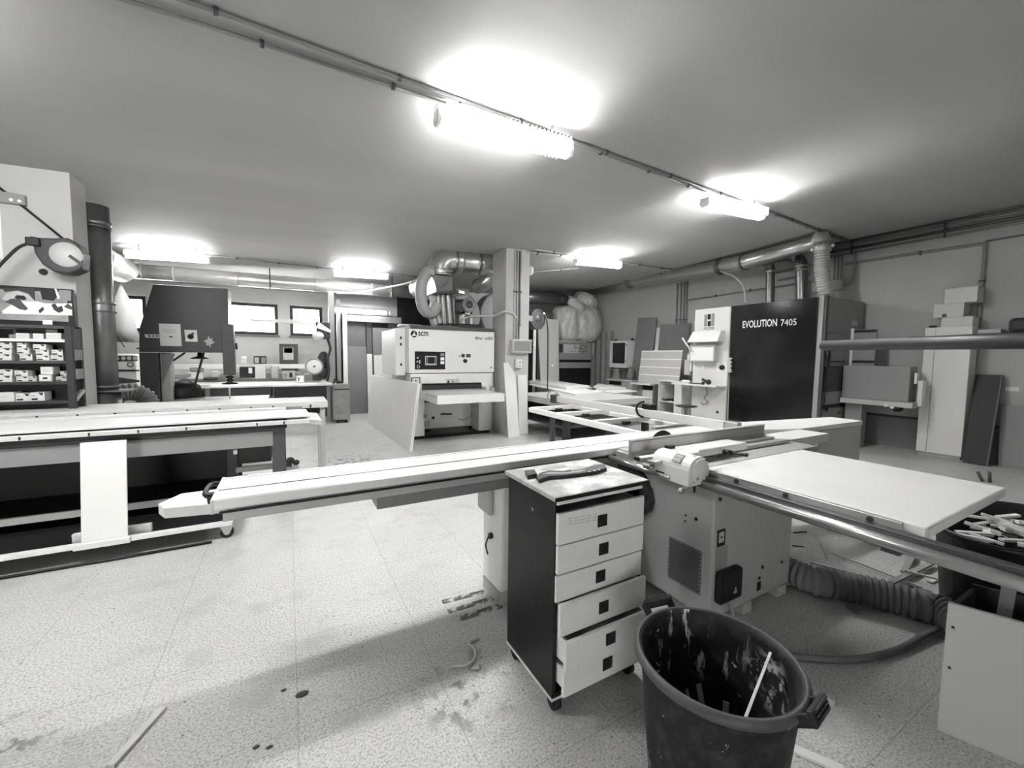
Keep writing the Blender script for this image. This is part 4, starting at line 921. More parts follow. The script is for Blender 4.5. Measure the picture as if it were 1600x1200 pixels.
# curled flexible hose in front of it
cc = YP(203, 634, 8.2)
pth = [cc + V((.23 * math.cos(t), .05 * math.sin(t * 2), .26 * math.sin(t) - .05)) for t in [PI * (-.25 + 1.5 * k / 70) for k in range(71)]]
pth = [p for p in pth]
one('flexible_hose', 'ribbed grey flexible hose curled in an arch beside the band saw foot', 'hose', ribbed(pth, .122, .012, .05, 20), mat('flex_hose', .2, .45, var=.2))
fs_ = thing('hose_stand', 'low dark stand carrying the curled hose', 'stand', (cc.x, 8.2, 0)); link('stand', MB().box(cc.x - .25, cc.x + .25, 8.05, 8.35, 0, cc.z - .3), DGREY, fs_)

# ------------------------------------------------------------------ workbench line along the back wall
KB = 10.45
bb = thing('back_bench', 'long workbench with a white top and dark cupboards below the windows', 'workbench', (-.4, KB + .7, 0))
xe_ = G(520, 600, .9).x
link('top', MB().box(-2.3, xe_, KB, KB + 1.6, .86, .9), LAMI, bb, .004)
link('cupboard', MB().box(-.3, xe_ - .12, KB + .06, KB + .8, .12, .84), DGREY, bb)
link('drawer_row', MB().box(-2.25, -.35, KB + .05, KB + .8, .62, .84), SLATE, bb)
for x in (.18, .26): link('handle', MB().cyl((x, KB + .03, .62), (x, KB + .06, .62), .035), BLACK, bb)
for x in (xe_ - .09, -1.5): link('leg', MB().box(x - .04, x + .04, KB + .03, KB + .11, 0, .86), MGREY, bb, .004)
link('upper_shelf', MB().box(-3.0, YP(545, 0, 12.6).x, 12.3, 12.7, YP(300, 576, 12.5).z, YP(300, 569, 12.5).z), LAMI, bb)
link('shelf_post', MB().box(YP(470, 0, 12.4).x, YP(476, 0, 12.4).x, 12.35, 12.45, .9, YP(470, 572, 12.4).z), LAMI, bb)
link('rail', MB().cyl(YP(310, 582, 12.2), YP(470, 582, 12.2), .012), LAMI, bb)
def small(name, label, cat, px0, py0, px1, py1, y, dp, m, group='things on the back workbench', parts=None, bev=.01):
    a, c = YP(px0, py0, y), YP(px1, py1, y)
    if parts is None: return one(name, label, cat, MB().box(a.x, c.x, y, y + dp, c.z, a.z), m, group, bev)
    t = thing(name, label, cat, ((a.x + c.x) / 2, y + dp / 2, c.z), group)
    link('body', MB().box(a.x, c.x, y, y + dp, c.z, a.z), m, t, bev)
    for (nm, u0, v0, u1, v1, mm) in parts:
        link(nm, MB().box(a.x + (c.x - a.x) * u0, a.x + (c.x - a.x) * u1, y - .008, y, a.z + (c.z - a.z) * v1, a.z + (c.z - a.z) * v0), mm, t)
    return t
zt = YP(400, 569, 12.4)
small('radio', 'dark radio with two speakers on the shelf below the wide window', 'radio', 396, 556, 416, 568.5, 12.4, .2, DGREY, parts=[('speaker_grille', .08, .2, .42, .9, LGREY), ('speaker_grille', .62, .2, .95, .9, MGREY)])
small('white_pot', 'small white pot on the shelf left of the radio', 'pot', 375, 557, 386, 568.5, 12.4, .2, WHITE, bev=.04)
small('framed_board', 'dark framed board with a pale print leaning on the wall right of the radio', 'picture', 436, 537, 466, 568.5, 12.6, .04, SLATE, parts=[('print', .2, .18, .75, .8, LGREY), ('print_strip', .25, .2, .7, .45, PAPER)])
small('dark_case', 'dark open case on the back bench under the shelf', 'case', 374, 573, 398, 590, 12.1, .3, BLACK, parts=[('white_tag', .6, .1, .85, .6, PAPER)])
small('white_carton', 'white carton under the back shelf beside the dark case', 'carton', 398, 572, 415, 592, 12.1, .3, CARDB)
small('grey_canister', 'pale canister under the back shelf, fourth thing from the dark case', 'canister', 423, 570, 436, 592, 12.1, .25, LGREY, bev=.05)
small('warning_carton', 'carton with a dark diamond mark under the back shelf', 'carton', 441, 580, 461, 592, 12.1, .25, LGREY, parts=[('diamond_mark', .55, .2, .8, .8, BLACK), ('print_lines', .1, .3, .35, .8, MGREY)])
small('tool_crate', 'dark crate with pale tools behind the diamond marked carton', 'crate', 440, 572, 466, 580, 12.45, .2, MGREY)
small('blue_box', 'flat dark box lying on the bench end below the radial saw', 'box', 475, 585, 490, 595, 11.4, .3, MGREY)
small('dark_box', 'dark square box on the bench below the round blade cover', 'box', 488, 582, 502, 595, 11.35, .3, SLATE)
small('white_block', 'small white block with a dark notch on the back bench top', 'block', 463, 588, 475, 597, 10.9, .2, WHITE, parts=[('notch', .25, .2, .38, .8, BLACK)])
small('tin_row', 'pale tin with dark lid seen through the band saw throat, left', 'tin', 296, 574, 317, 581, 12.2, .2, MGREY, bev=.03)
small('white_tray', 'white tray below the dark lidded tin through the band saw throat', 'tray', 293, 582, 318, 592, 12.2, .25, LAMI)
small('white_bucket', 'white bucket seen through the band saw throat, right', 'bucket', 329, 578, 343, 591, 12.3, .25, WHITE, bev=.05)
small('black_dish', 'flat black dish in front of the white bucket', 'dish', 317, 590, 339, 594, 11.6, .3, BLACK, bev=.02)
small('grey_slab', 'grey slab stacked on the bench behind the dark cloth bag', 'slab', 273, 585, 293, 590, 11.6, .4, MGREY)
small('timber_stack', 'grey timber block on the bench right of the dark cloth bag', 'block', 308, 603, 326, 610, 10.5, .3, MGREY)
# dark cloth bag by the band saw
a = YP(287, 612, 9.62); one('cloth_bag', 'crumpled dark cloth bag slumped behind the band saw column', 'bag', MB().lathe([(.001, -.2), (.24, -.19), (.28, -.05), (.24, .12), (.12, .22), (.001, .24)], a, 20, warp=lambda an, i: 1 + .18 * math.sin(4 * an + i)), BLACK)
# radial arm saw on its own post
rs = thing('radial_arm_saw', 'white radial arm saw with a round blade cover at the end of the back bench', 'radial arm saw', (.9, 11, 0))
px_ = YP(518, 520, 11)
link('post', MB().box(px_.x - .06, px_.x + .07, 11, 11.12, 0, YP(519, 456, 11).z), MGREY, rs)
a, c = YP(392, 500, 10.9), YP(497, 502, 10.9); link('arm', MB().hexa([(a.x, 10.85, a.z - .015), (c.x, 10.85, c.z - .09), (c.x, 11.05, c.z - .09), (a.x, 11.05, a.z - .015), (a.x, 10.85, a.z + .02), (c.x, 10.85, c.z + .03), (c.x, 11.05, c.z + .03), (a.x, 11.05, a.z + .02)]), PALE, rs)
a, c = YP(494, 503, 10.8), YP(516, 530, 10.8); link('motor', MB().box(a.x, c.x, 10.8, 11.0, c.z, a.z), DGREY, rs, .02)
link('motor_cap', MB().prism([YP(*p, 10.78) for p in ((494, 512), (517, 520), (517, 516), (498, 503))], (0, .02, 0)), WHITE, rs)
q = YP(497, 525, 10.75); link('white_knob', MB().ball(q, .13, 14, (1, .7, .8)), WHITE, rs)
q = YP(491, 572.5, 10.9); bc = link('blade_cover', MB().lathe([(.001, -.03), (.15, -.03), (.19, -.01), (.2, .05), (.001, .05)], q, 30, (0, 1, 0)), WHITE, rs)
link('cover_ring', MB().lathe([(.17, -.032), (.2, -.015), (.205, .0), (.17, .0)], q, 30, (0, 1, 0)), MGREY, rs)
link('cover_hub', MB().cyl(q + vy(-.04), q + vy(-.02), .025), DGREY, rs)
a, c = YP(479, 565, 11.0), YP(502, 583, 11.0); link('carriage', MB().box(a.x, c.x, 10.97, 11.1, c.z, a.z), LGREY, rs, .01)
link('hanging_cables', MB().tube(spline([YP(512, 530, 10.9), YP(516, 545, 10.9), YP(512, 560, 10.9), YP(514, 580, 10.9), YP(511, 596, 10.9)], 6), .03, 8), DGREY, rs)
link('tool_cluster', MB().ball(YP(506, 565, 11.2), .16, 10, (1, .5, 1.6)).ball(YP(505, 583, 11.15), .15, 10, (1, .5, 1)), DGREY, rs)
# partition with veneer boards and a work light
pz = 11.6
def qp(px, py): return YP(px, py, pz)
pt = thing('partition', 'grey framed partition behind the sander with a glazed upper band', 'partition', (2.5, pz + .3, 0))
xa, xb = qp(523, 500).x, qp(700, 500).x
link('post', MB().box(qp(517, 0).x, qp(523, 0).x, pz - .02, pz + .08, 0, qp(520, 455).z), MGREY, pt)
link('post', MB().box(qp(527, 0).x, qp(534, 0).x, pz, pz + .06, 0, qp(520, 488).z), LAMI, pt)
link('upper_panel', MB().box(xa, qp(620, 0).x, pz + .25, pz + .28, qp(560, 490).z, qp(560, 459).z), MGREY, pt)
link('dark_panel', MB().box(qp(620, 0).x, xb, pz + .25, pz + .28, qp(640, 505).z, qp(640, 464).z), BLACK, pt)
link('clear_strip', MB().box(qp(535, 0).x, qp(625, 0).x, pz + .1, pz + .12, qp(560, 502).z, qp(560, 492).z), MGREY, pt)
link('back_board', MB().box(xa, xb, pz + .5, pz + .53, 0, qp(560, 490).z), DGREY, pt)
lw = thing('work_light', 'bare fluorescent tube light hung low on the partition, above the veneer boards', 'light', qp(580, 486))
a, b = qp(523, 485), qp(602, 490)
link('tube', MB().cyl(a + vy(-.1), b + vy(-.1), .045, n=14), emis('lit_tube', LAMP * .12), lw)
link('reflector', MB().bar(a + V((0, -.08, .09)), b + V((.1, -.08, .09)), .12, .05), MGREY, lw)
link('hook', MB().cyl(b + V((.1, -.08, .07)), b + V((.12, -.08, -.07)), .015), LGREY, lw)
def vboard(px0, py0, px1, py1, y, m, label, off=.1, name='veneer_board'):
    a, c = YP(px0, py0, y), YP(px1, py1, y); h = a.z
    one(name, label, 'board', MB().slab((a.x, y - .12, 0), (c.x, y - .12, 0), (c.x, y - .12 + off, h), (a.x, y - .12 + off, h), (0, .018, 0)), m, 'boards leaning on the partition', .002)
vboard(540, 502, 572, 610, pz + .3, VENEER, 'tall dark veneer board leaning on the partition, farthest left')
vboard(540, 541, 573, 610, pz + .1, VENEERM, 'medium height brownish grey veneer board in front of the tall left one')
vboard(572, 502, 582, 610, pz + .35, VENEER, 'narrow dark veneer board between the tall left and tall right ones')
vboard(582, 512, 614, 610, pz + .18, VENEERM, 'tall veneer board leaning just left of the white sander, with slanted edge')
vboard(606, 504, 640, 610, pz + .33, VENEER, 'dark veneer board partly behind the left side of the sander')
vboard(573, 553, 582, 610, pz + .05, PALE, 'narrow pale board standing before the dark veneer boards', name='pale_board')
vboard(584, 555, 596, 610, pz - .02, PALE, 'wider pale board standing before the tall veneer board, left half', name='pale_board')
vboard(595, 554, 612, 610, pz - .02, PALE, 'wider pale board standing before the tall veneer board, right half', name='pale_board')
a, c = G(551, 637), G(590, 635); h = YP(551, 614, a.y).z
one('low_white_box', 'low white box on the floor behind the two leaning boards', 'box', MB().box(a.x, c.x, a.y, a.y + .28, 0, h), LAMI, None, .01)
one('white_case', 'small white case standing on the low white box', 'case', MB().box(YP(569, 0, a.y).x, YP(590, 0, a.y).x, a.y + .05, a.y + .24, h + .001, YP(580, 597, a.y).z), WHITE, None, .02)
one('floor_cable', 'thin black cable lying on the floor by the low white box', 'cable', MB().tube([p + vz(.01) for p in spline([G(552, 640), G(563, 639), G(573, 642), G(583, 641), G(580, 632)], 5)], .01, 6), BLACK)
# small wheeled cabinet at the end of the back bench
a, c = G(522, 662), G(550, 663.5); ya = a.y
wc = thing('rolling_cabinet', 'small worn grey wheeled cabinet at the right end of the back bench', 'cabinet', ((a.x + c.x) / 2, ya + .3, 0))
zt_ = YP(535, 609, ya).z; zt2 = YP(535, 600, ya).z; worn = mat('worn_grey_cabinet', .34, .5, var=.3, scale=8)
link('body', MB().box(a.x, c.x, ya, ya + .6, .08, zt_), worn, wc, .008)
link('top_box', MB().box(a.x + .02, c.x, ya, ya + .55, zt_ + .015, zt2), worn, wc, .01)
link('gap_strip', MB().box(a.x, c.x, ya - .002, ya + .02, zt_, zt_ + .015), BLACK, wc)
link('kick_strip', MB().box(a.x + .03, c.x - .02, ya - .004, ya, .22, .24), MGREY, wc)
for x in (a.x + .08, c.x - .08):
    for y in (ya + .06, ya + .5): link('caster', MB().cyl((x - .015, y, .04), (x + .015, y, .04), .04, n=14), BLACK, wc)
one('control_knobs', 'dark cluster of knobs on top of the small wheeled cabinet', 'fitting', MB().ball((a.x + .12, ya + .15, zt2 + .04), .05).ball((a.x + .2, ya + .2, zt2 + .03), .04).cyl((a.x + .03, ya + .2, zt2), (a.x + .05, ya + .2, zt2 + .12), .02), DGREY)

# ------------------------------------------------------------------ wide belt sander
NY = 7.45
def np_(px, py): return YP(px, py, NY)
sx0, sx1 = np_(639, 560).x, np_(772.5, 560).x
stp = np_(772, 516).z; NB = 8.95
sd = thing('belt_sander', 'big white wide belt sander with a dark control panel beside the column', 'sander', ((sx0 + sx1) / 2, 8.2, 0))
zsp, zbt = np_(770, 582).z, np_(770, 604).z
link('upper_housing', MB().box(sx0, sx1, NY, NB, zsp, stp - .04), WHITE, sd, .015)
link('top_edge', MB().box(sx0 + .02, sx1, NY - .004, NB, stp - .04, stp + .03), SLATE, sd, .006)
link('middle_housing', MB().box(sx0 + .03, sx1 - .015, NY + .02, NB, zbt, zsp - .012), WHITE, sd, .01)
link('side_cabinet', MB().box(sx0 - .19, sx0, NY + .25, NB, 1.22, stp - .03), WHITE, sd, .015)
for z in (1.9, 1.78, 1.4): link('side_latch', MB().box(sx0 - .10, sx0 - .07, NY + .242, NY + .25, z, z + .05), BLACK, sd)
link('left_pedestal', MB().box(sx0 + .02, sx0 + .3, NY + .03, NB, .07, zbt), WHITE, sd, .01)
link('right_pedestal', MB().box(sx1 - .32, sx1 - .02, NY + .05, NB, .07, zbt), LGREY, sd, .01)
link('base_plinth', MB().box(sx0 + .05, sx1 - .05, NY + .1, NB, 0, .07), BLACK, sd)
link('lower_panel', MB().box(sx0 + .3, sx1 - .32, NY + .45, NY + .5, .12, .66), WHITE, sd, .006)
link('inner_back', MB().box(sx0 + .3, sx1 - .32, NY + .8, NY + .85, .66, zbt), BLACK, sd)
link('dark_roller', MB().cyl((sx0 + .3, NY + .35, .74), (sx1 - .32, NY + .35, .74), .075), DGREY, sd)
for px in (693, 702): q = YP(px, 647, NY + .44); link('slot', MB().box(q.x - .06, q.x + .06, NY + .44, NY + .452, q.z - .015, q.z + .015), BLACK, sd)
for px, py in ((668, 677), (737, 671)): q = YP(px, py, NY + .43); link('foot_lug', MB().box(q.x - .06, q.x + .06, NY + .42, NY + .45, q.z - .05, q.z + .08), BLACK, sd)
for px, py, s in ((667, 662, .045), (664, 650, .03)): q = YP(px, py, NY + .03); link('valve', MB().box(q.x - s, q.x + s, NY + .01, NY + .03, q.z - s, q.z + s), MGREY, sd)
q = YP(677, 653, NY + .44); link('port', MB().cyl(q, q + vy(.02), .03), BLACK, sd)
link('wires', MB().tube(spline([YP(738, 642, NY + .4), YP(733, 652, NY + .4), YP(725, 656, NY + .4), YP(717, 655, NY + .4)], 5), .01, 6).tube(spline([YP(740, 637, NY + .35), YP(742, 650, NY + .38), YP(737, 645, NY + .4)], 5), .012, 6), MGREY, sd)
# infeed table
ta, tb_, tc = G(662, 614, .95), G(686, 619, .95), G(785, 613.5, .95)
ty = (tb_.y + tc.y) / 2
link('infeed_bed', MB().box(tb_.x, tc.x, ty, NY + .3, .80, .945), WHITE, sd, .006)
link('belt', MB().box(tb_.x + .03, tc.x - .03, ty + .03, NY + .5, .945, .952), LGREY, sd)
for k in range(9): link('roller_gap', MB().box(tb_.x - .002, tb_.x + .0, ty + .06 + k * .07, ty + .085 + k * .07, .90, .945), MGREY, sd)
q0, q1 = YP(660, 606, NY - .02), YP(752, 603, NY - .02)
link('infeed_guard', MB().box(q0.x, q1.x, NY - .05, NY + .2, q1.z - .06, q1.z + .035), DGREY, sd, .006)
link('guard_lip', MB().box(q0.x, q1.x, NY - .02, NY + .2, q1.z + .035, q1.z + .07), BLACK, sd)
for px, py in ((761, 607), (769, 609), (752, 625)): q = np_(px, py); link('side_fitting', MB().box(q.x - .05, q.x + .04, NY - .06, NY + .03, q.z - .06, q.z + .05), WHITE if px == 761 else LGREY, sd, .01)
link('conduit', MB().tube(spline([np_(774, 585), np_(775, 600), np_(774, 612), np_(770, 616)], 5), .015, 8), MGREY, sd)
# lettering and emblems
def npl(name, x0, y0, x1, y1, th, m, root, b=0.0):
    a, c = np_(x0, y0), np_(x1, y1); return link(name, MB().box(a.x, c.x, NY - th, NY, c.z, a.z), m, root, b)
q0, q1 = np_(652, 524), np_(668, 517)
letters('lettering', 'scm', sd, BLACK, np_(653.5, 525) + vy(-.001), UX, UZ, (np_(669, 524).x - np_(653.5, 524).x), .085, .003, .02)
q = np_(646.8, 522); em = link('round_emblem', MB().lathe([(.001, 0), (.062, 0), (.062, .002), (.001, .002)], q + vy(-.004), 28, (0, 1, 0)), BLACK, sd)
link('emblem_wedge', MB().prism([q + V((-.05, -.005, -.045)), q + V((.02, -.005, .06)), q + V((.012, -.005, .0)), q + V((.06, -.005, -.02))], (0, -.001, 0)), WHITE, em)
letters('lettering', 'dmc  sd60', sd, SLATE, np_(742, 530.5) + vy(-.001), UX, UZ, np_(770, 528).x - np_(742, 528).x, .07, .003, .012)
cp = npl('control_panel', 648, 549, 695.5, 577, .006, BLACK, sd)
npl('screen_bezel', 664, 556, 682, 570.5, .010, LGREY, cp); npl('screen', 668, 558, 679, 568, .012, SCREEN, cp)
for px in (666.6, 680.4): npl('screen_key', px - .8, 558, px + .8, 568, .012, DGREY, cp)
for y0, y1, m in ((552, 556.5, MGREY), (558.5, 563, PAPER), (564.5, 569, PAPER)): npl('panel_label', 688, y0, 694, y1, .008, m, cp)
for px, py, r in ((652.5, 559, .014), (652, 565, .013), (655.5, 564, .013), (655.5, 567, .012)): q = np_(px, py); link('button', MB().cyl(q + vy(-.018), q, r), PAPER, cp)
q = np_(653.5, 573); link('selector', MB().lathe([(.018, -.012), (.03, -.012), (.03, 0), (.018, 0)], q, 18, (0, 1, 0)), LGREY, cp)
for px, m in ((718, PAPER), (723.5, DGREY), (731, SLATE)): npl('warning_sign', px - 2.6, 553, px + (2.6 if px < 730 else 4.5), 558.5, .003, m, sd)
q = np_(718, 556); link('warning_triangle', MB().prism([q + V((-.02, -.004, -.02)), q + V((.02, -.004, -.02)), q + V((0, -.004, .02))], (0, -.001, 0)), DGREY, sd)
q = np_(726.5, 564); link('black_knob', MB().lathe([(.001, -.04), (.035, -.04), (.04, 0), (.001, 0)], q, 18, (0, 1, 0)), BLACK, sd)
for px in (701, 708.5, 716):
    s_ = npl('warning_sign', px - 3.5, 592, px + 3.5, 599.5, .003 - .02, PAPER, sd) if False else link('warning_sign', MB().box(np_(px - 3.4, 0).x, np_(px + 3.4, 0).x, NY + .017, NY + .02, np_(px, 599.5).z, np_(px, 592).z), LGREY, sd)
    q = np_(px, 596); link('sign_mark', MB().prism([q + V((-.03, .016, -.03)), q + V((.03, .016, -.03)), q + V((0, .016, .03))], (0, -.001, 0)), (DGREY, MGREY, LGREY)[(701, 708.5, 716).index(px)], s_)
q0, q1 = np_(643, 590), np_(657, 604)
rg = MB(); a, c = q0, q1; yy = NY + .012; t = .014
rg.box(a.x, c.x, yy, yy + .01, a.z - t, a.z).box(a.x, a.x + t, yy, yy + .01, c.z, a.z).box(c.x - t, c.x, yy, yy + .01, c.z, a.z)
link('switch_surround', rg, BLACK, sd); q = np_(650, 595); link('switch_dot', MB().cyl(q + vy(0), q + vy(.02), .012), BLACK, sd)
for px, py in ((767.5, 574.5),): q = np_(px, py); link('bolt', MB().cyl(q + vy(-.004), q, .014), BLACK, sd)
# loose things on its top
zt = stp + .031
one('black_case', 'flat black case lying on top of the sander at its right end', 'case', MB().box(np_(724, 0).x, np_(764, 0).x, NY + .2, NY + .6, zt, zt + .09), BLACK, None, .02)
one('paper_stack', 'white papers lying on the left corner of the sander top', 'papers', MB().slab((sx0 - .1, NY + .3, zt), (sx0 + .35, NY + .35, zt), (sx0 + .4, NY + .75, zt), (sx0 - .05, NY + .7, zt), (0, 0, .03)), PAPER)
one('cable', 'pale thick cable looping from the column to the sander top', 'cable', MB().tube(spline([(KX1 - .3, KY0 - .03, np_(806, 500).z), YP(800, 489, KY0 - .04), YP(787, 487, KY0 - .04), YP(770, 494, 7.4), YP(746, 494, 7.6), YP(728, 497, 7.8), YP(721, 503, 7.8), V((YP(720, 506, 7.8).x, 7.8, zt + .01))], 7), .022, 8), HOSEW)
# two boards leaning in front
A = G(640, 706); B_ = G(579, 664)
Bm = V((A.x - .2, A.y + 2.0, 0)); Bm = XP(576, 655, 1.60); Bm.z = 0
q = [XP(640, 706, A.x), None]
dirl = (V((B_.x, B_.y, 0)) - V((A.x, A.y, 0)))
yb2 = A.y + 3.3; xb2 = A.x - .14
P_near_top = YP(657, 597, A.y + .05)
P_far_top = YP(585, 588, yb2 + .03)
nrm = V((1, 0.05, 0))
for k, (off, lab) in enumerate(((0, 'front of two pale boards leaning on the left side of the sander'), (.028, 'second pale board just behind the front leaning one'))):
    o = nrm * off; hgt = 1.13 + .0 * k
    one('leaning_board', lab, 'board', MB().slab(V((A.x, A.y, 0)) + o, V((xb2, yb2, 0)) + o, V((xb2 + .12, yb2, hgt)) + o, V((A.x + .14, A.y, hgt)) + o, nrm * .022), PALE if k == 0 else LAMI, 'boards leaning by the sander', .003)

# ------------------------------------------------------------------ sander extraction: duct, hood, hoses, blower
DY = 8.0
def dp(px, py, y=DY): return YP(px, py, y)
du = thing('sander_duct', 'shiny galvanised duct with an elbow and a square hood above the sander', 'duct', dp(690, 470))
r = .24
pth = spline([dp(688, 429), dp(687, 423), dp(689, 414), dp(697, 407.5), dp(709, 407.5), dp(720, 408.5)], 6)
link('elbow', MB().tube(pth, r, 24), GALV, du)
link('run', MB().cyl(dp(712, 408), dp(775, 413) + vx(.35), r - .02, n=24), GALV, du)
for px, py in ((709, 408), (746, 411)):
    c = dp(px, py); link('clamp_ring', MB().cyl(c - vx(.02), c + vx(.02), r + .02, n=24), GALVD, du)
for py in (424, 430): c = dp(687.5, py); link('neck_ring', MB().cyl(c - vz(.02), c + vz(.02), r + .012, n=24), GALV, du)
top = dp(687, 434); z0, z1 = dp(690, 459).z, dp(687, 434).z
hx0, hx1 = dp(671, 460).x, dp(709, 459).x
link('hood', MB().hexa([(hx0, DY - .45, z0 - .04), (hx1 - .2, DY - .45, z0 + .02), (hx1, DY + .3, z0 + .02), (hx0, DY + .3, z0 - .04), (top.x - .2, DY - .2, z1), (top.x + .2, DY - .2, z1), (top.x + .2, DY + .2, z1), (top.x - .2, DY + .2, z1)]), GALV, du, .006)
link('hood_lip', MB().box(hx0 + .45, hx1 + .05, DY - .46, DY + .3, z0 - .03, z0 + .02), GALV, du)
for k, (px, w_, py0) in enumerate(((677, .07, 462), (684, .09, 461), (691, .09, 460), (699, .09, 460))):
    a, b, m_ = dp(px, py0), dp(px + (3 if k < 3 else 4), 508), dp(px - 2 + k * 1.5, 488)
    link('branch_hose', MB().tube(spline([a, dp(px - .5 + .5 * k, 475), m_, b], 6), w_, 12), GALVD if k else HOSEW, du)
link('branch_box', MB().box(dp(694, 0).x, dp(722, 0).x, DY + .35, DY + .75, stp + .03, dp(700, 462).z), MGREY, du, .02)
bh = [dp(676, 424, 7.9), dp(668, 425, 7.9), dp(660, 440, 7.9), dp(657.5, 458, 7.9), (dp(661, 480, 7.9)), dp(670, 489, 7.9), dp(678, 486, 7.9), dp(683, 475, 7.9)]
one('looped_hose', 'thick grey hose looping down at the left of the sander duct hood', 'hose', MB().tube(spline(bh, 10), .115, 16), mat('loop_hose', .34, .45, var=.12))
c = dp(671, 447, 9.5); one('short_pipe', 'pale short pipe end behind the looping hose', 'pipe', MB().cyl(YP(650, 452, 9.6), YP(676, 442, 9.0), .2, n=20), GALV)
dc = thing('dust_collector', 'grey round dust fan with an electric motor behind the sander', 'dust collector', YP(727, 505, 10.0))
c = YP(716, 492, 10.2); rr = (YP(751, 492, 10.2) - c).length
link('fan_drum', MB().lathe([(.001, 0), (rr * .96, 0), (rr, .03), (rr, .5), (.001, .5)], c, 44, (0, 1, 0)), MGREY, dc)
c2 = YP(784, 492, 10.4); link('fan_drum', MB().lathe([(.001, 0), (rr * .96, 0), (rr, .03), (rr, .5), (.001, .5)], c2, 44, (0, 1, 0)), MGREY, dc)
a, b = YP(714, 450, 10.1), YP(731, 470, 10.1); link('switch_box', MB().box(a.x, b.x, 10.0, 10.2, b.z, a.z), LGREY, dc, .02)
q = YP(722, 460, 9.99); link('switch_dot', MB().cyl(q, q + vy(.02), .025), BLACK, dc)
q = YP(733, 476, 9.8); link('motor', MB().lathe([(.001, -.03), (.13, -.03), (.17, 0), (.19, .03), (.19, .4), (.001, .4)], q, 24, (0, 1, 0)), MGREY, dc)
link('motor_fan', MB().lathe([(.02, -.04), (.09, -.04), (.1, -.03), (.02, -.03)], q, 20, (0, 1, 0)), DGREY, dc)
a, b = YP(722, 487, 9.9), YP(738, 506, 9.9); link('stand', MB().box(a.x, a.x + .08, 9.9, 10.1, 0, a.z).box(b.x - .06, b.x, 9.9, 10.1, 0, a.z).box(a.x, b.x, 9.9, 10.1, a.z - .06, a.z), LGREY, dc)
link('black_loop', MB().tube(spline([YP(723, 469, 9.7), YP(711, 471, 9.7), YP(706, 480, 9.7), YP(712, 487, 9.7), YP(720, 491, 9.7)], 6), .03, 8), BLACK, dc)
link('dark_motor_side', MB().box(YP(712, 0, 9.9).x, YP(724, 0, 9.9).x, 9.85, 10.1, YP(715, 488, 9.9).z, YP(715, 472, 9.9).z), BLACK, dc, .02)
bd = thing('branch_duct', 'shiny duct rising behind the column from the dust fan', 'duct', YP(755, 440, 9.3))
link('pipe', MB().cyl(YP(745, 449, 9.6), YP(790, 425, 8.4), .17, n=20), GALV, bd)
for px, py in ((748, 447), (752, 445)): c = YP(px, py, 9.55); d = (YP(790, 425, 8.4) - YP(745, 449, 9.6)).normalized(); link('clamp_ring', MB().cyl(c - d * .02, c + d * .02, .19, n=20), GALVD, bd)
# big duct along the back wall
wy = 11.2
bd = thing('wall_duct', 'large pale duct running under the ceiling along the back wall with hangers', 'duct', YP(420, 440, wy))
a, b = YP(205, 423, wy), YP(655, 458, wy); r = .155
link('pipe', MB().cyl(a, b, r, n=24), mat('bright_galvanised', .68, .35, .7, var=.1, scale=10), bd)
link('elbow', MB().cyl(YP(150, 402, 9.6), YP(190, 421, 10.4), .24, n=22).cyl(YP(186, 419, 10.35), a, .2, r, n=22), MATS['bright_galvanised'], bd)
for px in (218, 257, 342, 389, 460, 560, 597): 
    t_ = (px - 205) / 450; c = a + (b - a) * t_
    d = (b - a).normalized(); link('joint_ring', MB().cyl(c - d * .012, c + d * .012, r + .012, n=24), LGREY, bd)
for px in (389, 597):
    t_ = (px - 205) / 450; c = a + (b - a) * t_
    link('hanger', MB().box(c.x - .012, c.x + .012, wy - r - .02, wy - r - .005, c.z - .2, CZ(c.x)), DGREY, bd)
a2, b2 = YP(170, 432, YB - .03), YP(520, 458, YB - .03)
conduit([a2, b2], .025, 'thin white conduit on the back wall under the big duct', LGREY)
one('power_cable', 'pale sagging cable from the partition post to the sander hose', 'cable', MB().tube(spline([YP(525, 458, 11), YP(560, 457, 10.8), YP(600, 450, 10.4), YP(630, 444, 10), YP(657, 436, 9.6)], 6), .022, 8), HOSEW)

# ------------------------------------------------------------------ hanging hose reel right of the column, cabinet, oven, dust bags
ry = 7.9
hr2 = thing('round_hose_reel', 'round grey hose reel beside the column at the right', 'hose reel', YP(841, 499, ry))
c = YP(840, 499, ry); rr = (YP(853, 499, ry) - c).length
link('drum', MB().lathe([(.001, -.03), (rr * .25, -.03), (rr * .3, -.01), (rr * .5, -.015), (rr * .85, -.01), (rr, .0), (rr, .14), (.001, .14)], c, 30, (-.2, 1, 0)), SLATE, hr2)
link('rim', MB().lathe([(rr * .9, -.03), (rr * 1.02, -.02), (rr * 1.03, .02), (rr * .9, .0)], c, 30, (-.2, 1, 0)), SLATE, hr2)
link('bracket', MB().bar((KX1, KY0 + .4, c.z), c + vy(.1), .08, .12), MGREY, hr2)
q = YP(850, 490, ry - .05); link('outlet', MB().ball(q, .03, 10), WHITE, hr2)
one('hanging_hose', 'thin hose hanging straight down from the round hose reel', 'hose', MB().tube(spline([q, YP(854, 500, ry - .1), YP(856, 520, ry - .1), YP(856, 560, ry - .1), YP(855.5, 600, ry - .1), YP(855, 610, ry - .1)], 6), .016, 8), DGREY)
ty2 = 10.6
a, c = YP(845, 497, ty2), YP(874, 596, ty2)
tp_ = thing('tall_panel_stack', 'tall pale grey panel standing right of the column', 'panel', ((a.x + c.x) / 2, ty2, 0))
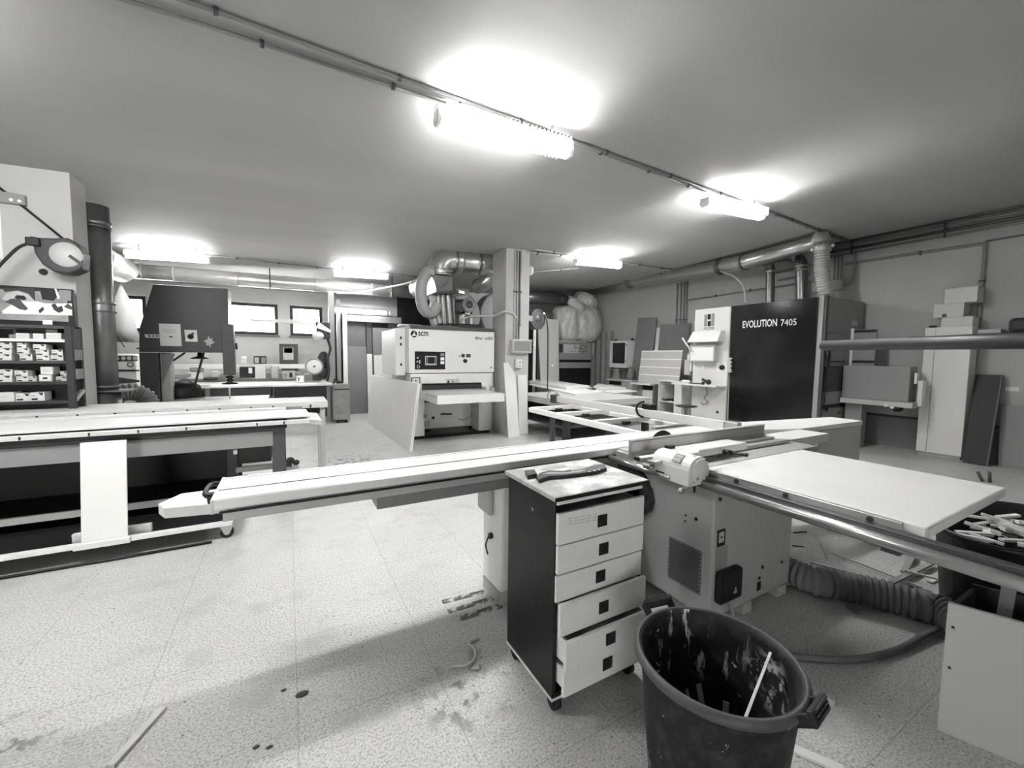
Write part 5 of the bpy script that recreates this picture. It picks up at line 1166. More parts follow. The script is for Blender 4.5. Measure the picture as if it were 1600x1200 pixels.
link('panel', MB().slab((YP(851, 0, ty2).x + .15, ty2, 0), (c.x, ty2, 0), (c.x, ty2 + .1, a.z), (YP(851, 0, ty2).x, ty2 + .1, a.z), (0, .04, 0)), LGREY, tp_, .004)
q = YP(863, 571, ty2 - .0); link('white_label', MB().box(q.x - .05, q.x + .06, ty2 + .0, ty2 + .05, q.z - .04, q.z + .04), PAPER, tp_)
one('white_edge_board', 'narrow white board edge standing at the left of the tall grey panel', 'board', MB().box(YP(846, 0, ty2).x, YP(850, 0, ty2).x, ty2 + .15, ty2 + .19, 0, a.z - .05), LAMI)
one('dark_shelving', 'dark shelving in the gap between the column and the tall grey panel', 'shelving', MB().box(YP(826, 0, 11.6).x, YP(848, 0, 11.6).x, 11.6, 12.2, 0, YP(835, 500, 11.6).z), DGREY)
one('pale_shelf_edge', 'pale shelf edge in the gap between the column and the tall grey panel', 'shelf', MB().box(YP(826, 0, 11.55).x, YP(846, 0, 11.55).x, 11.55, 11.6, YP(835, 533, 11.55).z, YP(835, 531, 11.55).z), LGREY)
oy = 11.0
def op(px, py): return YP(px, py, oy)
ov = thing('oven_press', 'grey press with a dial panel standing under the plastic dust bags', 'press', op(900, 600))
a, c = op(874, 534), op(922, 640)
link('body', MB().box(a.x, c.x, oy, oy + .8, 0, a.z), MGREY, ov, .01)
link('top_plate', MB().box(a.x - .03, op(928, 0).x, oy - .03, oy + .85, a.z, a.z + .04), LGREY, ov)
dpn = link('dial_panel', MB().box(op(891, 0).x, op(917, 0).x, oy - .012, oy, op(900, 552).z, op(900, 538.5).z), LGREY, ov)
for px in (898, 910): q = op(px, 542.5); link('dial', MB().lathe([(.03, -.02), (.05, -.02), (.05, -.01), (.03, -.01)], q, 18, (0, 1, 0)), BLACK, dpn); link('dial_face', MB().cyl(q + vy(-.018), q + vy(-.01), .03), PAPER, dpn)
for px, py in ((893, 549), (898, 549), (904, 549), (910, 549.5), (915, 549), (902, 543.5), (905, 545), (915, 542)): q = op(px, py); link('button', MB().cyl(q + vy(-.02), q, .018, n=10), BLACK, dpn)
link('dark_window', MB().box(op(884, 0).x, op(890, 0).x, oy - .01, oy, op(887, 551).z, op(887, 538).z), DGREY, ov)
link('upper_slot', MB().box(a.x + .02, c.x - .02, oy - .01, oy, op(900, 566).z, op(900, 562).z), BLACK, ov)
link('lower_opening', MB().box(a.x + .02, c.x - .02, oy - .01, oy, .5, op(900, 575).z), BLACK, ov)
link('side_pipe', MB().tube([op(927, 536), op(926, 555)], .03, 8), LGREY, ov)
by = 11.3
for k, (pa, lab, prof) in enumerate((((884, 533.5), 'left of two clear plastic dust bags bulging on top of the press', [(.28, 0), (.40, .15), (.45, .5), (.42, .85), (.44, 1.0), (.36, 1.15), (.12, 1.22)]),
                                     ((912, 533.5), 'right, larger of two clear plastic dust bags bulging on top of the press', [(.32, 0), (.50, .2), (.56, .6), (.50, 1.0), (.42, 1.15), (.46, 1.25), (.40, 1.4), (.16, 1.5)]))):
    q = YP(pa[0], pa[1], by + .1); q.z = a.z + .041
    bags = globals().get('bags', []) + [one('dust_bag', lab, 'bag', crumpled(prof, q, k + 1, .13), BAGM, 'plastic dust bags', 0)]
q = YP(897, 478, by - .1); link('bag_mouth', crumpled([(.1, -.15), (.3, -.1), (.34, .1), (.2, .22), (.05, .25)], q, 5, .3, (.5, -.3, .8)), BAGM, bags[0])
q = YP(916, 468, by - .2); link('bag_mouth', crumpled([(.1, -.26), (.34, -.2), (.38, .0), (.28, .16), (.08, .2)], q, 9, .25, (.3, -.2, .9)), BAGM, bags[1])
bk2 = thing('dark_duct', 'dark ribbed duct behind the column feeding the dust bags', 'duct', YP(860, 466, 11.3))
link('pipe', MB().cyl(YP(800, 463, 11.3), YP(872, 466, 11.3), .2, n=20), GALVD, bk2); link('flex_end', MB().tube([YP(870, 466, 11.3), YP(880, 469, 11.3), YP(890, 473, 11.3)], .19, 18), DGREY, bk2)
link('upper_pipe', MB().cyl(YP(800, 456, 11.4), YP(868, 458, 11.4), .06, n=12), DGREY, bk2)
one('plastic_sheet', 'translucent crumpled plastic sheet hanging on the wall right of the dust bags', 'sheet', MB().prism([(XR - .06 - .05 * (i % 2), XP(932 + 28 * i / 7, 540, XR).y, 0.3) for i in range(8)] + [(XR - .03, XP(960 - 28 * i / 7, 540, XR).y, 0.3) for i in range(8)], (0, 0, 2.2)), mat('grey_plastic_sheet', .36, .5, var=.3, scale=3))

# ------------------------------------------------------------------ table with stacked boards behind the crosscut frame
stt = thing('board_table', 'low dark table loaded with white boards behind the crosscut frame', 'table', (5.2, 7.2, 0))
TZ = .78
t0, t1, t2 = G(826, 618, TZ + .02), G(895, 631, TZ + .02), G(955, 622, TZ + .02)
tx0, tx1, ty0, ty1 = 4.45, 6.6, 5.95, 7.9
link('top', MB().box(tx0, tx1, ty0, ty1, TZ - .12, TZ), LGREY, stt, .004)
for x in (tx0 + .05, tx1 - .05):
    for y in (ty0 + .08, ty1 - .08): link('leg', MB().box(x - .05, x + .05, y - .06, y + .06, 0, TZ - .12), DGREY, stt)
link('lower_shelf', MB().box(tx0 + .05, tx1 - .05, ty0 + .15, ty1 - .1, .25, .29), SLATE, stt)
link('back_panel', MB().box(tx0 + .1, tx1 - .1, ty1 - .2, ty1 - .17, .3, TZ - .12), BLACK, stt)
one('white_slab', 'bright flat pack on the lower shelf of the board table', 'pack', MB().box(tx0 + .9, tx0 + 1.7, ty0 + .3, ty0 + .8, .291, .36), LAMI)
def zstack(name, pts, z0, th, label, m=LAMI): one(name, label, 'board', MB().prism([V((G(px, py, z0 + th).x, G(px, py, z0 + th).y, z0)) for px, py in pts], (0, 0, th)), m, 'boards stacked on the board table', .002)
zstack('white_board', ((826, 600), (899, 616), (943, 612), (845, 596)), TZ + .001, .03, 'lowest white board of the left stack on the board table')
zstack('white_board', ((826, 597), (885, 607), (925, 605), (845, 593.5)), TZ + .032, .03, 'middle, timber coloured board of the left stack on the board table', SCRAPW)
zstack('white_board', ((826, 595), (884, 604.5), (922, 602.5), (845, 591.5)), TZ + .063, .022, 'topmost white board of the left stack on the board table')
zstack('white_board', ((930, 609), (960, 614), (996, 611), (945, 601)), TZ + .001, .026, 'lower pale board of the right stack jutting out farthest over the board table', SCRAPW)
zstack('white_board', ((926, 604.5), (942, 608), (978, 605.5), (935, 599)), TZ + .032, .026, 'upper white board of the right stack on the board table')

# ------------------------------------------------------------------ right wall: grinder cabinet, boards, shelves
ex = 9.35
def xp(px, py, x=ex): return XP(px, py, x)
gc = thing('glazed_cabinet', 'white cabinet with a dark glass door hanging on the right wall', 'cabinet', xp(970, 575))
a, c = xp(953, 533), xp(978, 575)
link('case', MB().box(ex, XR, c.y, a.y, c.z, a.z), WHITE, gc, .012)
a2, c2 = xp(958, 536), xp(976, 568); link('glass_door', MB().box(ex - .012, ex, c2.y, a2.y, c2.z, a2.z), SCREEN, gc, .004)
for px, py in ((980, 539), (980, 564)): q = xp(px, py, ex); link('hinge', MB().box(ex - .01, ex, c.y - .0, c.y + .03, q.z - .02, q.z + .02), BLACK, gc)
for px in (962, 988): q = xp(px, 530, ex + .1); link('top_lug', MB().box(ex + .08, ex + .14, q.y - .03, q.y + .03, a.z, a.z + .06), BLACK, gc)
gs = thing('grinder_stand', 'pale cabinet stand with a dark opening below the glazed wall cabinet', 'cabinet', xp(970, 640))
gx = 9.2
a, c = XP(950, 596, gx), XP(971, 596, gx); zt = XP(960, 594, gx).z
link('case', MB().box(gx, gx + .3, c.y - .45, a.y, 0, zt), LGREY, gs, .008)
link('top', MB().box(gx - .03, gx + .32, c.y - .5, a.y + .06, zt, zt + .03), WHITE, gs)
link('dark_opening', MB().box(gx - .01, gx, c.y, a.y - .06, zt - .14, zt - .03), BLACK, gs)
q = XP(964, 593, gx + .2)
pot = thing('paint_pot', 'stained metal pot standing on the pale cabinet stand', 'pot', (q.x, q.y, zt + .03))
link('can', MB().lathe([(.13, 0), (.15, .01), (.16, .28), (.19, .33), (.18, .33), (.15, .28), (.001, .05)], (gx + .18, q.y, zt + .031), 22), GALV, pot); link('rim', MB().lathe([(.15, .33), (.2, .33), (.2, .35), (.15, .35)], (gx + .18, q.y, zt + .031), 22), GALVD, pot)
one('cloth_pile', 'dark greyish cloth pile on the stand beside the stained pot', 'cloth', MB().lathe([(.12, 0), (.13, .1), (.1, .3), (.05, .42)], (gx + .18, c.y - .2, zt + .031), 16, cap=True, warp=lambda an, i: 1 + .2 * math.sin(3 * an + i)), MGREY)
def wboard(px0, py0, px1, py1, pxb, pyb, x, m, label, name='grey_board', dz=0.0, grp='boards leaning on the right wall'):
    a, c = XP(px0, py0, x), XP(px1, py1, x)
    ya, yc = XP(pxb[0], 600, x).y, XP(pxb[1], 600, x).y
    return one(name, label, 'board', MB().slab((x - .25, ya, pyb), (x - .25, yc, pyb), (x, c.y, c.z), (x, a.y, a.z), (.03, 0, 0)), m, grp, .003)
GB = mat('grey_board', .24, .5, var=.1)
wboard(997, 497, 1026, 496, (990, 1020), 0, XR - .12, GB, 'tall dark grey board leaning on the right wall, farthest left')
wboard(1026, 512, 1031, 512, (1024, 1029), 0, XR - .15, LAMI, 'narrow white board leaning between the two dark grey boards', 'white_board')
wboard(1031, 507, 1078, 505, (1028, 1076), 0, XR - .1, GB, 'square topped dark grey board leaning on the right wall beside the white control panel')
sx = 8.75
a, c = XP(1003, 548, sx), XP(1067, 548, sx); z0 = XP(998, 597, sx).z
sb = thing('striped_board', 'pale board with three white stripes leaning above the small open shelves', 'board', (sx, (a.y + c.y) / 2, z0))
link('board', MB().slab((sx - .12, a.y, z0), (sx - .12, c.y, z0), (sx, c.y, a.z), (sx, a.y, a.z), (.02, 0, 0)), LGREY, sb, .003)
for f in (.26, .5, .74):
    z = z0 + (a.z - z0) * f; xx = sx - .12 + .12 * f
    link('stripe', MB().slab((xx - .004, a.y - .0, z - .012), (xx - .004, c.y, z - .012), (xx - .001, c.y, z + .012), (xx - .001, a.y, z + .012), (.003, 0, 0)), PAPER, sb)
link('top_stripe', MB().slab((sx - .012, a.y, a.z - .03), (sx - .012, c.y, a.z - .03), (sx - .006, c.y, a.z), (sx - .006, a.y, a.z), (.004, 0, 0)), PAPER, sb)
sc_ = thing('side_counter', 'pale low counter with a drawer under the striped board', 'counter', (sx, a.y - .3, 0))
link('top', MB().box(sx - .25, XR - .3, XP(1027, 600, sx).y + .02, XP(994, 600, sx).y, z0 - .05, z0 - .002), LAMI, sc_)
link('body', MB().box(sx - .1, XR - .3, XP(1027, 600, sx).y + .04, XP(1000, 600, sx).y, 0, z0 - .05), MGREY, sc_)
link('drawer_front', MB().box(sx - .12, sx - .1, XP(1026, 600, sx).y + .04, XP(1009, 600, sx).y, .35, z0 - .2), WHITE, sc_)
link('dark_slot', MB().box(sx - .12, sx - .1, XP(1026, 600, sx).y + .04, XP(1009, 600, sx).y, z0 - .18, z0 - .06), BLACK, sc_)
hx = 8.35
a, c = XP(1029, 596, hx), XP(1066, 596, hx); zt = XP(1029, 594, hx).z; ym = XP(1058, 596, hx).y
sh = thing('open_shelves', 'small white open shelf unit left of the glass machine control panel', 'shelving', (hx + .2, (a.y + c.y) / 2, 0))
link('side', MB().box(hx, hx + .6, a.y - .02, a.y, 0, zt), LAMI, sh); link('side', MB().box(hx, hx + .6, c.y, c.y + .22, 0, zt), LAMI, sh)
for i, z in enumerate((zt - .02, XP(1040, 627, hx).z - .02, XP(1040, 652, hx).z - .02)): link('shelf_board', MB().box(hx, hx + .6, c.y + .22, a.y - .02, z, z + .02), LAMI, sh)
link('back', MB().box(hx + .58, hx + .6, c.y + .22, a.y - .02, 0, zt - .02), LGREY, sh)
z1 = XP(1040, 627, hx).z; z2 = XP(1040, 652, hx).z
one('dark_tool', 'dark stubby machine part on the upper shelf of the small white unit', 'tool', MB().lathe([(.09, 0), (.09, .05), (.04, .06), (.04, .16), (.06, .17), (.06, .24), (.02, .25)], (hx + .25, c.y + .36, z1 + .001), 16), BLACK)
one('dark_tray', 'flat dark tray on the upper shelf of the small white unit', 'tray', MB().box(hx + .08, hx + .3, c.y + .5, a.y - .06, z1 + .001, z1 + .05), DGREY)
one('grey_parcel', 'grey parcel on the lower shelf of the small white unit', 'parcel', MB().box(hx + .06, hx + .35, c.y + .45, a.y - .05, z2 + .001, z2 + .13), LGREY, None, .02)
one('grey_parcel', 'darker small parcel on the lower shelf, right of the grey one', 'parcel', MB().box(hx + .1, hx + .35, c.y + .25, c.y + .42, z2 + .001, z2 + .1), MGREY, None, .02)
q = XP(1072, 634, 7.6)
so = thing('stool', 'dark round stool on a pedestal in front of the small white shelves', 'stool', (q.x, q.y, 0))
rs_ = .23
link('seat', MB().lathe([(.03, -.03), (rs_ * .7, -.03), (rs_, -.012), (rs_, .0), (.001, .012)], q + vz(.0), 30), DGREY, so)
link('pedestal', MB().lathe([(.03, 0), (.035, q.z - .15), (.05, q.z - .06), (.09, q.z - .03)], (q.x, q.y, .02), 16, cap=True), MGREY, so); link('base', MB().lathe([(.18, 0), (.18, .015), (.05, .03)], (q.x, q.y, 0), 24, cap=True), MGREY, so)

# ------------------------------------------------------------------ edge banding / glass front machine
EX = 8.3
def ep(px, py): return XP(px, py, EX)
ey0, ey1 = ep(1287, 560).y, ep(1142, 560).y
ez = ep(1290, 463).z
wy0, wy1 = ep(1140, 560).y, ep(1083, 560).y
ev = thing('glass_front_machine', 'big machine with a dark glossy door lettered in white and a white control panel', 'machine', (EX + .7, (ey0 + wy1) / 2, 0))
link('body', MB().box(EX + .02, XR - .1, ey0, ey1, .08, ez), MGREY, ev, .01)
link('base', MB().box(EX + .1, XR - .15, ey0 + .05, wy1 - .05, 0, .08), BLACK, ev)
DT = .085                                                       # the door leans a little into the room at its top
dr = link('glass_door', MB().hexa([(EX - .02, ey0 + .11, .3), (EX + .02, ey0 + .11, .3), (EX + .02, ey1 - .02, .3), (EX - .02, ey1 - .02, .3), (EX - .02 - DT, ey0 + .11, ez - .01), (EX + .02, ey0 + .11, ez - .01), (EX + .02, ey1 - .02, ez - .01), (EX - .02 - DT, ey1 - .02, ez - .01)]), GLASSB, ev, .004)
link('frame_post', MB().box(EX - .05, EX + .02, ey0 + .03, ey0 + .11, .08, ez + .02), ALU, ev, .006)
link('dark_post', MB().box(EX - .03, EX + .05, ey0 - .01, ey0 + .03, .08, ez + .02), SLATE, ev)
link('frame_post', MB().box(EX - .04, EX + .02, ey1 - .02, ey1 + .05, .08, ez), LGREY, ev, .004)
link('cable_strip', MB().box(EX - .05, EX - .04, ey1 - .0, ey1 + .015, .1, ez - .1), SLATE, ev)
link('lettering_block', MB().box(EX, EX, 0, 0, 0, 0), WHITE, ev) if False else None
LT = mat('white_lettering', .8, .6, var=.02)
def lt(body, x0, x1, yb, yt, m, bold):
    a, c = ep(x0, yb), ep(x1, yb); t_ = ep(x0, yt)
    return letters('lettering', body, dr, m, V((EX - .021 - DT * (a.z - .3) / (ez - .31), a.y, ep((x0 + x1) / 2, yb).z)), -UY, V((-DT, 0, ez - .31)), a.y - c.y, t_.z - a.z, .003, bold)
lt('EVOLUTION', 1164.5, 1218, 511.5, 500.5, LT, .018); lt('7405', 1224, 1248.5, 509, 499, LT, 0)
# white control side
link('control_panel', MB().box(EX + .0, XR - .1, ey1 + .05, wy1, .06, ez + .01), CREAM, ev, .012)
lg0 = V((EX - .002, 0, 0))
def wpl(name, x0, y0, x1, y1, th, m, b=0.0, root=None):
    a, c = ep(x0, y0), ep(x1, y1); return link(name, MB().box(EX - th, EX + .001, c.y, a.y, min(a.z, c.z), max(a.z, c.z)), m, root or ev, b)
for (x0, x1, y0, y1, m) in ((1101, 1104.5, 492, 510, MGREY), (1112, 1116, 490, 509, MGREY), (1106, 1110.5, 491, 499, BLACK), (1106, 1110.5, 502, 509.5, BLACK)): wpl('emblem_bar', x0, y0, x1, y1, .004, m)
a, c = ep(1100, 515), ep(1116.5, 514); letters('lettering', 'HOLZHER', ev, SLATE, V((EX - .001, a.y, ep(1108, 515).z)), -UY, UZ, a.y - c.y, ep(1108, 511).z - ep(1108, 515).z, .003, .01)
a, c = ep(1086, 532), ep(1133, 536); zt, zm = ep(1100, 518).z, ep(1100, 535).z
link('hooded_shelf', MB().hexa([(EX - .28, c.y, zm), (EX, c.y, zm), (EX, a.y, zm), (EX - .28, a.y, zm), (EX - .12, c.y + .02, zt), (EX, c.y + .02, zt), (EX, a.y - .02, zt), (EX - .12, a.y - .02, zt)]), WHITE, ev, .008)
hn = link('screen_box', MB().box(EX - .16, EX, ep(1123, 560).y, ep(1083, 560).y, ep(1100, 565).z, ep(1100, 539).z), LGREY, ev, .008)
link('screen_face', MB().box(EX - .163, EX - .16, ep(1121, 560).y, ep(1086, 560).y, ep(1100, 563).z, ep(1100, 543).z), PAPER, hn)
sl = link('desk_shelf', MB().prism([(EX - .3, ey1 + .12, ep(1100, 600).z), (EX - .3, ep(1062, 597).y, ep(1100, 600).z), (EX, ep(1062, 597).y, ep(1100, 600).z), (EX, ey1 + .06, ep(1100, 600).z)], (0, 0, -.035)), LAMI, ev, .003)
link('shelf_bracket', MB().prism([(EX, wy1 - .3, ep(1100, 605).z), (EX - .18, wy1 - .3, ep(1100, 605).z), (EX, wy1 - .3, ep(1100, 605).z - .16)], (0, .02, 0)), WHITE, ev)
swb = wpl('switch_plate', 1120, 566, 1136, 581, .004, PAPER); q = ep(1129, 574); link('rotary_switch', MB().lathe([(.001, -.04), (.05, -.04), (.055, 0), (.001, 0)], q + vx(-.004), 18, (1, 0, 0)), BLACK, swb)
kp = link('button_strip', MB().box(EX - .09, EX - .04, ep(1147.5, 560).y, ep(1140.5, 560).y, ep(1143, 582).z, ep(1143, 559).z), LGREY, ev, .015)
for py in (563, 569, 575): q = XP(1143.5, py, EX - .09); link('button', MB().cyl(q + vx(-.015), q, .022), BLACK, kp)
for px0, py0, px1, py1 in ((1070, 566, 1080, 580), (1084, 564, 1100, 578)): wpl('taped_paper', px0, py0, px1, py1, .003, PAPER)
wpl('scribbled_paper', 1070, 562, 1078, 586, .005, LGREY)
sp_ = wpl('power_strip', 1076, 553, 1083, 562, .05, WHITE, .006)
q0, q1 = XP(1066, 528, EX - .3), XP(1080, 549, EX - .25); link('white_stick', MB().cyl(q0, q1, .018, n=8), WHITE, ev)
link('cable_coil', MB().tube(spline([ep(1105, 605) + vx(-.04), ep(1106, 615) + vx(-.04), ep(1102, 622) + vx(-.04), ep(1108, 628) + vx(-.04), ep(1100, 632) + vx(-.04), ep(1098, 627) + vx(-.04)], 6), .012, 6), MGREY, ev)
q = ep(1121, 644); link('bolt', MB().cyl(q + vx(-.006), q, .03), BLACK, ev)
zd = ep(1100, 600).z + .001
one('grinder_tool', 'small dark grinder lying on the desk shelf of the white control panel', 'tool', MB().ball((EX - .15, ep(1114, 590).y, zd + .06), .06).cyl((EX - .15, ep(1114, 590).y, zd + .05), (EX - .2, ep(1106, 590).y, zd + .12), .03).cyl((EX - .2, ep(1108, 590).y, zd + .0), (EX - .2, ep(1108, 590).y, zd + .06), .035), DGREY)
one('tape_roll', 'white tape roll on the desk shelf next to the power strip', 'tape', MB().lathe([(.05, 0), (.09, 0), (.09, .07), (.05, .07)], (EX - .14, ep(1078, 590).y, zd), 20), PAPER)
one('flat_tools', 'flat dark tools lying along the desk shelf', 'tool', MB().box(EX - .25, EX - .1, ep(1104, 598).y, ep(1088, 598).y, zd, zd + .02), SLATE)
# side face, seen from the right
EY = ey0
def sp(px, py): return YP(px, py, EY - .001)
def spl(name, x0, y0, x1, y1, th, m, b=0.0):
    a, c = sp(x0, y0), sp(x1, y1); return link(name, MB().box(a.x, c.x, EY - th, EY, min(a.z, c.z), max(a.z, c.z)), m, ev, b)
spl('side_window', 1287, 572, 1317, 611, .01, SCREEN, .02)
spl('side_door', 1292, 519, 1319, 566, .012, MGREY, .006); spl('slot_bar', 1292, 520, 1320, 522.5, .016, BLACK); spl('slot_bar', 1291, 564, 1318, 566, .016, BLACK)
spl('white_sticker', 1331, 500, 1339, 509, .003, LGREY); spl('seam', 1285, 633, 1330, 634, .004, BLACK)
for px, py in ((1291, 640), (1329, 644), (1310, 645)): q = sp(px, py); link('bolt', MB().cyl(q + vy(-.02), q, .025 if px != 1310 else .012), BLACK, ev)
lk = spl('lock_plate', 1318, 580, 1325, 592, .03, MGREY, .004); q = sp(1321, 586); link('lock_button', MB().cyl(q + vy(-.05), q + vy(-.03), .02), PAPER, lk)
link('hanging_gloves', MB().ball(sp(1288, 556) + vy(-.06), .07, 10, (.7, .5, 1.6)).ball(sp(1288, 567) + vy(-.06), .05, 10, (.6, .5, 2)), BLACK, ev)
link('side_cable', MB().tube(spline([sp(1288, 572) + vy(-.03), sp(1287, 600) + vy(-.03), sp(1284, 640) + vy(-.03)], 5), .012, 6), BLACK, ev)
# outfeed at the right end
OX = 9.0
def oq(px, py): return XP(px, py, OX)
of = thing('outfeed_unit', 'outfeed unit with a big grey cover at the right end of the glass front machine', 'machine part', (OX + .3, 3.0, 0))
a, c = oq(1326, 572), oq(1423, 573)
link('cover', MB().box(OX, OX + .3, c.y, EY - .02, oq(1370, 625).z, oq(1370, 572).z), MGREY, of, .004)
link('rail', MB().box(OX - .06, OX + .35, oq(1428, 630).y, EY - .02, oq(1380, 634).z, oq(1380, 626).z), LGREY, of, .004)
link('end_block', MB().box(OX + .15, OX + .3, oq(1437, 600).y, oq(1428, 600).y, oq(1432, 636).z, oq(1432, 595).z), WHITE, of, .01)
link('white_post', MB().box(OX + .1, OX + .2, oq(1429, 590).y, oq(1425, 590).y, oq(1427, 600).z, oq(1427, 583).z), WHITE, of)
gr = MB(); xa = OX + .3
ya, yb_ = XP(1330, 540, xa).y, XP(1368, 540, xa).y
link('guard_frame', MB().box(xa, xa + .04, yb_, ya, XP(1350, 576, xa).z, XP(1350, 515, xa).z), MGREY, of)
for py in (517.5, 565): z = XP(1350, py, xa).z; link('slotted_bar', MB().box(xa - .02, xa, yb_, ya, z - .02, z + .02), BLACK, of)
z = XP(1350, 515, xa).z; link('white_upright', MB().box(xa - .04, xa, ya - .04, ya + .01, XP(1330, 575, xa).z, z + .03), WHITE, of)
for px, py in ((1384, 634), (1394, 637)): q = XP(px, py, OX - .07); link('lamp_dot', MB().ball(q, .025), PAPER, of)
q = XP(1402, 638, OX); link('dark_motor', MB().ball(q, .07, 12, (1, 1.1, .9)), BLACK, of)
link('stand', MB().box(OX + .1, OX + .3, EY - .3, EY - .05, 0, oq(1380, 634).z), MGREY, of)
# ducts above the machine
wd = thing('right_wall_duct', 'long shiny duct under the ceiling along the right wall ending in an elbow', 'duct', XP(1150, 410, 8.6))
a = XP(1276, 378, 8.45); b = XP(1000, 439, 9.3); e = XP(905, 458, 9.5)
mid = XP(1165, 409, 8.75)
link('pipe', MB().tube([a, mid, b, e], [.13, .16, .17, .17], 24), GALV, wd)
for px, py in ((1040, 430.5), (1125, 417), (1164, 409), (985, 441)):
    t_ = None; q = XP(px, py, 8.75 if px > 1100 else 9.15); d = (a - b).normalized(); link('clamp_ring', MB().cyl(q - d * .015, q + d * .015, .185, n=24), GALVD, wd)
el = spline([a + (a - mid).normalized() * -.1, a, XP(1282, 371, 8.42), XP(1285, 377, 8.4), XP(1285, 388, 8.4)], 6)
link('elbow', MB().tube(el, .125, 20), mat('pale_duct_elbow', .5, .4, .3, var=.15), wd)
q = XP(1285, 384, 8.4); link('collar', MB().cyl(q - vz(.1), q + vz(.05), .135, n=20), GALV, wd)
for sx_ in (-.16, .16): link('bolt', MB().ball(q + V((0, sx_, -.03)), .03), PAPER, wd)
link('hanger_wires', MB().tube([XP(1037, 425, 9.0), XP(1042, 445, 9.0)], .006, 6).tube([XP(1048, 425, 9.0), XP(1050, 447, 9.0)], .006, 6), LGREY, wd)
link('lamp_bracket', MB().prism([XP(*p, 8.95) for p in ((1035, 432), (1044, 422), (1052, 430), (1046, 427))], (.03, 0, 0)), PAPER, wd)
hz = [XP(px, py, x_) for px, py, x_ in ((1285, 390, 8.4), (1284, 405, 8.4), (1284, 420, 8.42), (1287, 440, 8.45), (1290, 455, 8.5), (1290.5, 466, 8.55))]
hz = spline(hz, 24)
one('clear_hose', 'pale ribbed flexible hose dropping from the duct elbow onto the glass front machine', 'hose', ribbed(hz, .112, .009, .045, 20), mat('clear_ribbed_hose', .42, .4, var=.15))
dd = thing('drop_duct', 'shiny duct with an elbow dropping behind the glass machine, nearer the hose', 'duct', XP(1252, 440, 9.2), 'drop ducts')
link('pipe', MB().tube(spline([XP(1190, 408, 9.0), XP(1225, 400, 9.1), XP(1243, 402, 9.2), XP(1251, 412, 9.2), XP(1252.5, 430, 9.2), XP(1253, 475, 9.2)], 8), .11, 20), GALVD, dd)
for py in (416, 422): q = XP(1252, py, 9.2); link('neck_ring', MB().cyl(q - vz(.02), q + vz(.02), .122, n=20), GALV, dd)
dd = thing('drop_duct', 'thinner dark duct dropping behind the glass machine, farther from the hose', 'duct', XP(1203, 440, 9.2), 'drop ducts')
link('pipe', MB().tube(spline([XP(1180, 410, 9.0), XP(1196, 410, 9.1), XP(1203, 418, 9.2), XP(1203.5, 430, 9.2), XP(1203, 480, 9.2)], 8), .085, 18), GALVD, dd)
q = XP(1203.5, 424, 9.2); link('neck_ring', MB().cyl(q - vz(.03), q + vz(.03), .095, n=20), GALV, dd)
one('thin_hose', 'thin pale hose arching from the right wall duct to the white control panel', 'hose', MB().tube(spline([XP(1126, 424, 8.7), XP(1145, 431, 8.6), XP(1158, 442, 8.5), XP(1163, 453, 8.45), XP(1164, 472, 8.45)], 8), .016, 8), HOSEW)

# ------------------------------------------------------------------ tall white cabinet with cartons, things on the right wall
TX = 9.5
def tq(px, py): return XP(px, py, TX)
ya, yc = tq(1436, 640).y, tq(1509, 640).y
zt = tq(1480, 511).z
tcb = thing('tall_cabinet', 'tall white narrow cabinet against the right wall', 'cabinet', (TX + .15, (ya + yc) / 2, 0))
link('case', MB().box(TX, XR - .045, yc, ya, .05, zt), LAMI, tcb, .006)
link('plinth', MB().box(TX + .015, XR - .05, yc + .02, ya - .02, 0, .05), LGREY, tcb)
sy = tq(1456, 600).y; link('door', MB().box(TX - .018, TX - .001, yc + .003, sy - .003, .06, zt - .003), LAMI, tcb, .003); link('door', MB().box(TX - .018, TX - .001, sy + .003, ya - .003, .06, zt - .003), LAMI, tcb, .003)
zz = zt + .001
def carton(px0, py0, px1, py1, label, m=CARDB, mark=None, zb=None, bz=None):
    a, c = tq(px0, py1), tq(px1, py1); h = tq(px0, py0).z - tq(px0, py1).z
    t = thing('carton', label, 'carton', (TX + .15, (a.y + c.y) / 2, zb), 'cartons on the tall cabinet')
    link('box', MB().box(TX + .0, TX + .3, c.y, a.y, zb, zb + h), m, t, .004)
    link('lid_seam', MB().box(TX - .0012, TX, c.y, a.y, zb + h * .93, zb + h * .95), LGREY, t)
    if mark: link('dark_mark', MB().box(TX - .0012, TX, c.y + (a.y - c.y) * .55, c.y + (a.y - c.y) * .7, zb, zb + h * .25), SLATE, t)
    return zb + h + .001
z_ = carton(1470, 496, 1519, 511, 'lowest, flat white carton on the tall cabinet', zb=zz)
z_ = carton(1458, 476, 1505, 497, 'middle white carton with a dark mark on the tall cabinet', mark=True, zb=z_)
z_ = carton(1475, 451, 1526, 474, 'topmost carton of the pile on the tall cabinet', zb=z_)
q = tq(1456, 511); one('black_lump', 'small dark object at the left front corner of the tall cabinet top', 'object', MB().ball((TX + .05, q.y, zt + .02), .04, 10, (1, 1.4, .5)), DGREY)
wl = thing('wall_ledge', 'wall ledge with pale papers to the right of the tall cabinet', 'shelf', XP(1560, 520, XR))
zl = XP(1560, 521, XR - .1).z
link('board', MB().box(XR - .3, XR, -.5, yc - .1, zl - .03, zl), MGREY, wl)
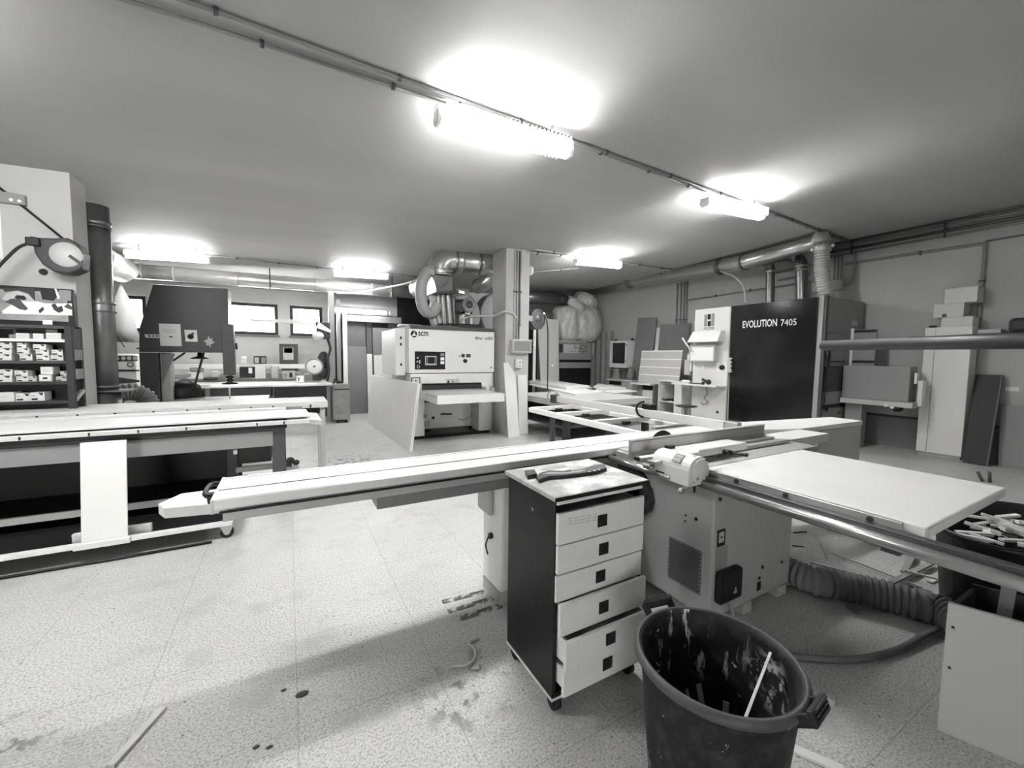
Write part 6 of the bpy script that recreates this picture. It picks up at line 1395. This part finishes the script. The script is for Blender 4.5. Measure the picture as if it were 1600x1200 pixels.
one('paper_pile', 'pale paper pile on the wall ledge', 'papers', MB().box(XR - .28, XR - .05, XP(1568, 515, XR - .15).y, XP(1532, 515, XR - .15).y, zl + .001, zl + .06), LGREY)
one('dark_bundle', 'dark rounded bundle on the wall ledge at the right edge', 'bundle', MB().box(XR - .28, XR - .05, .6, XP(1578, 515, XR - .15).y, zl + .001, zl + .22), DGREY, None, .05)
# dark slatted board leaning
a, c = XP(1525, 585, XR - .1), XP(1566, 586, XR - .1); b0, b1 = G(1505, 722), G(1546, 727)
t_ = .035
lb = thing('slatted_board', 'dark slatted board leaning on the wall right of the tall cabinet', 'board', (b0 + b1) / 2)
link('panel', MB().slab((b0.x - .05, b0.y, 0), (b0.x - .05, b1.y, 0), (XR - .12, c.y, c.z), (XR - .12, a.y, a.z), (t_, 0, 0)), DARKW, lb, .003)
link('edge', MB().slab((b0.x - .052, b1.y - .012, 0), (b0.x - .052, b1.y + .006, 0), (XR - .122, c.y + .006, c.z), (XR - .122, c.y - .012, c.z), (.05, 0, 0)), SLATE, lb)
a = XP(1562, 632, XR - .08); one('grey_board', 'mid grey panel leaning on the right wall at the edge of the photo', 'panel', MB().slab((XR - .25, G(1560, 727).y, 0), (XR - .25, .2, 0), (XR - .06, .2, a.z), (XR - .06, a.y, a.z), (.03, 0, 0)), MGREY, None, .003)
a, c = XP(1571, 604, XR - .01), XP(1592, 612, XR - .01)
t = thing('wall_label', 'small white label with a dark mark on the right wall above the grey panel', 'label', (XR, (a.y + c.y) / 2, c.z))
link('plate', MB().box(XR - .012, XR, c.y, a.y, c.z, a.z), PAPER, t, .003); link('mark', MB().box(XR - .014, XR - .012, c.y + .08, a.y - .05, c.z + .035, a.z - .035), MGREY, t)
q = G(1535, 752); tl2 = thing('pliers', 'dark pliers shaped tool standing in the background floor behind the saw table corner', 'tool', (q.x, q.y, 0))
link('handle', MB().cyl(q, q + V((.0, .05, .12)), .018, n=8), SLATE, tl2); link('handle', MB().cyl(q + V((.03, -.06, 0)), q + V((.02, -.05, .14)), .018, n=8), SLATE, tl2)
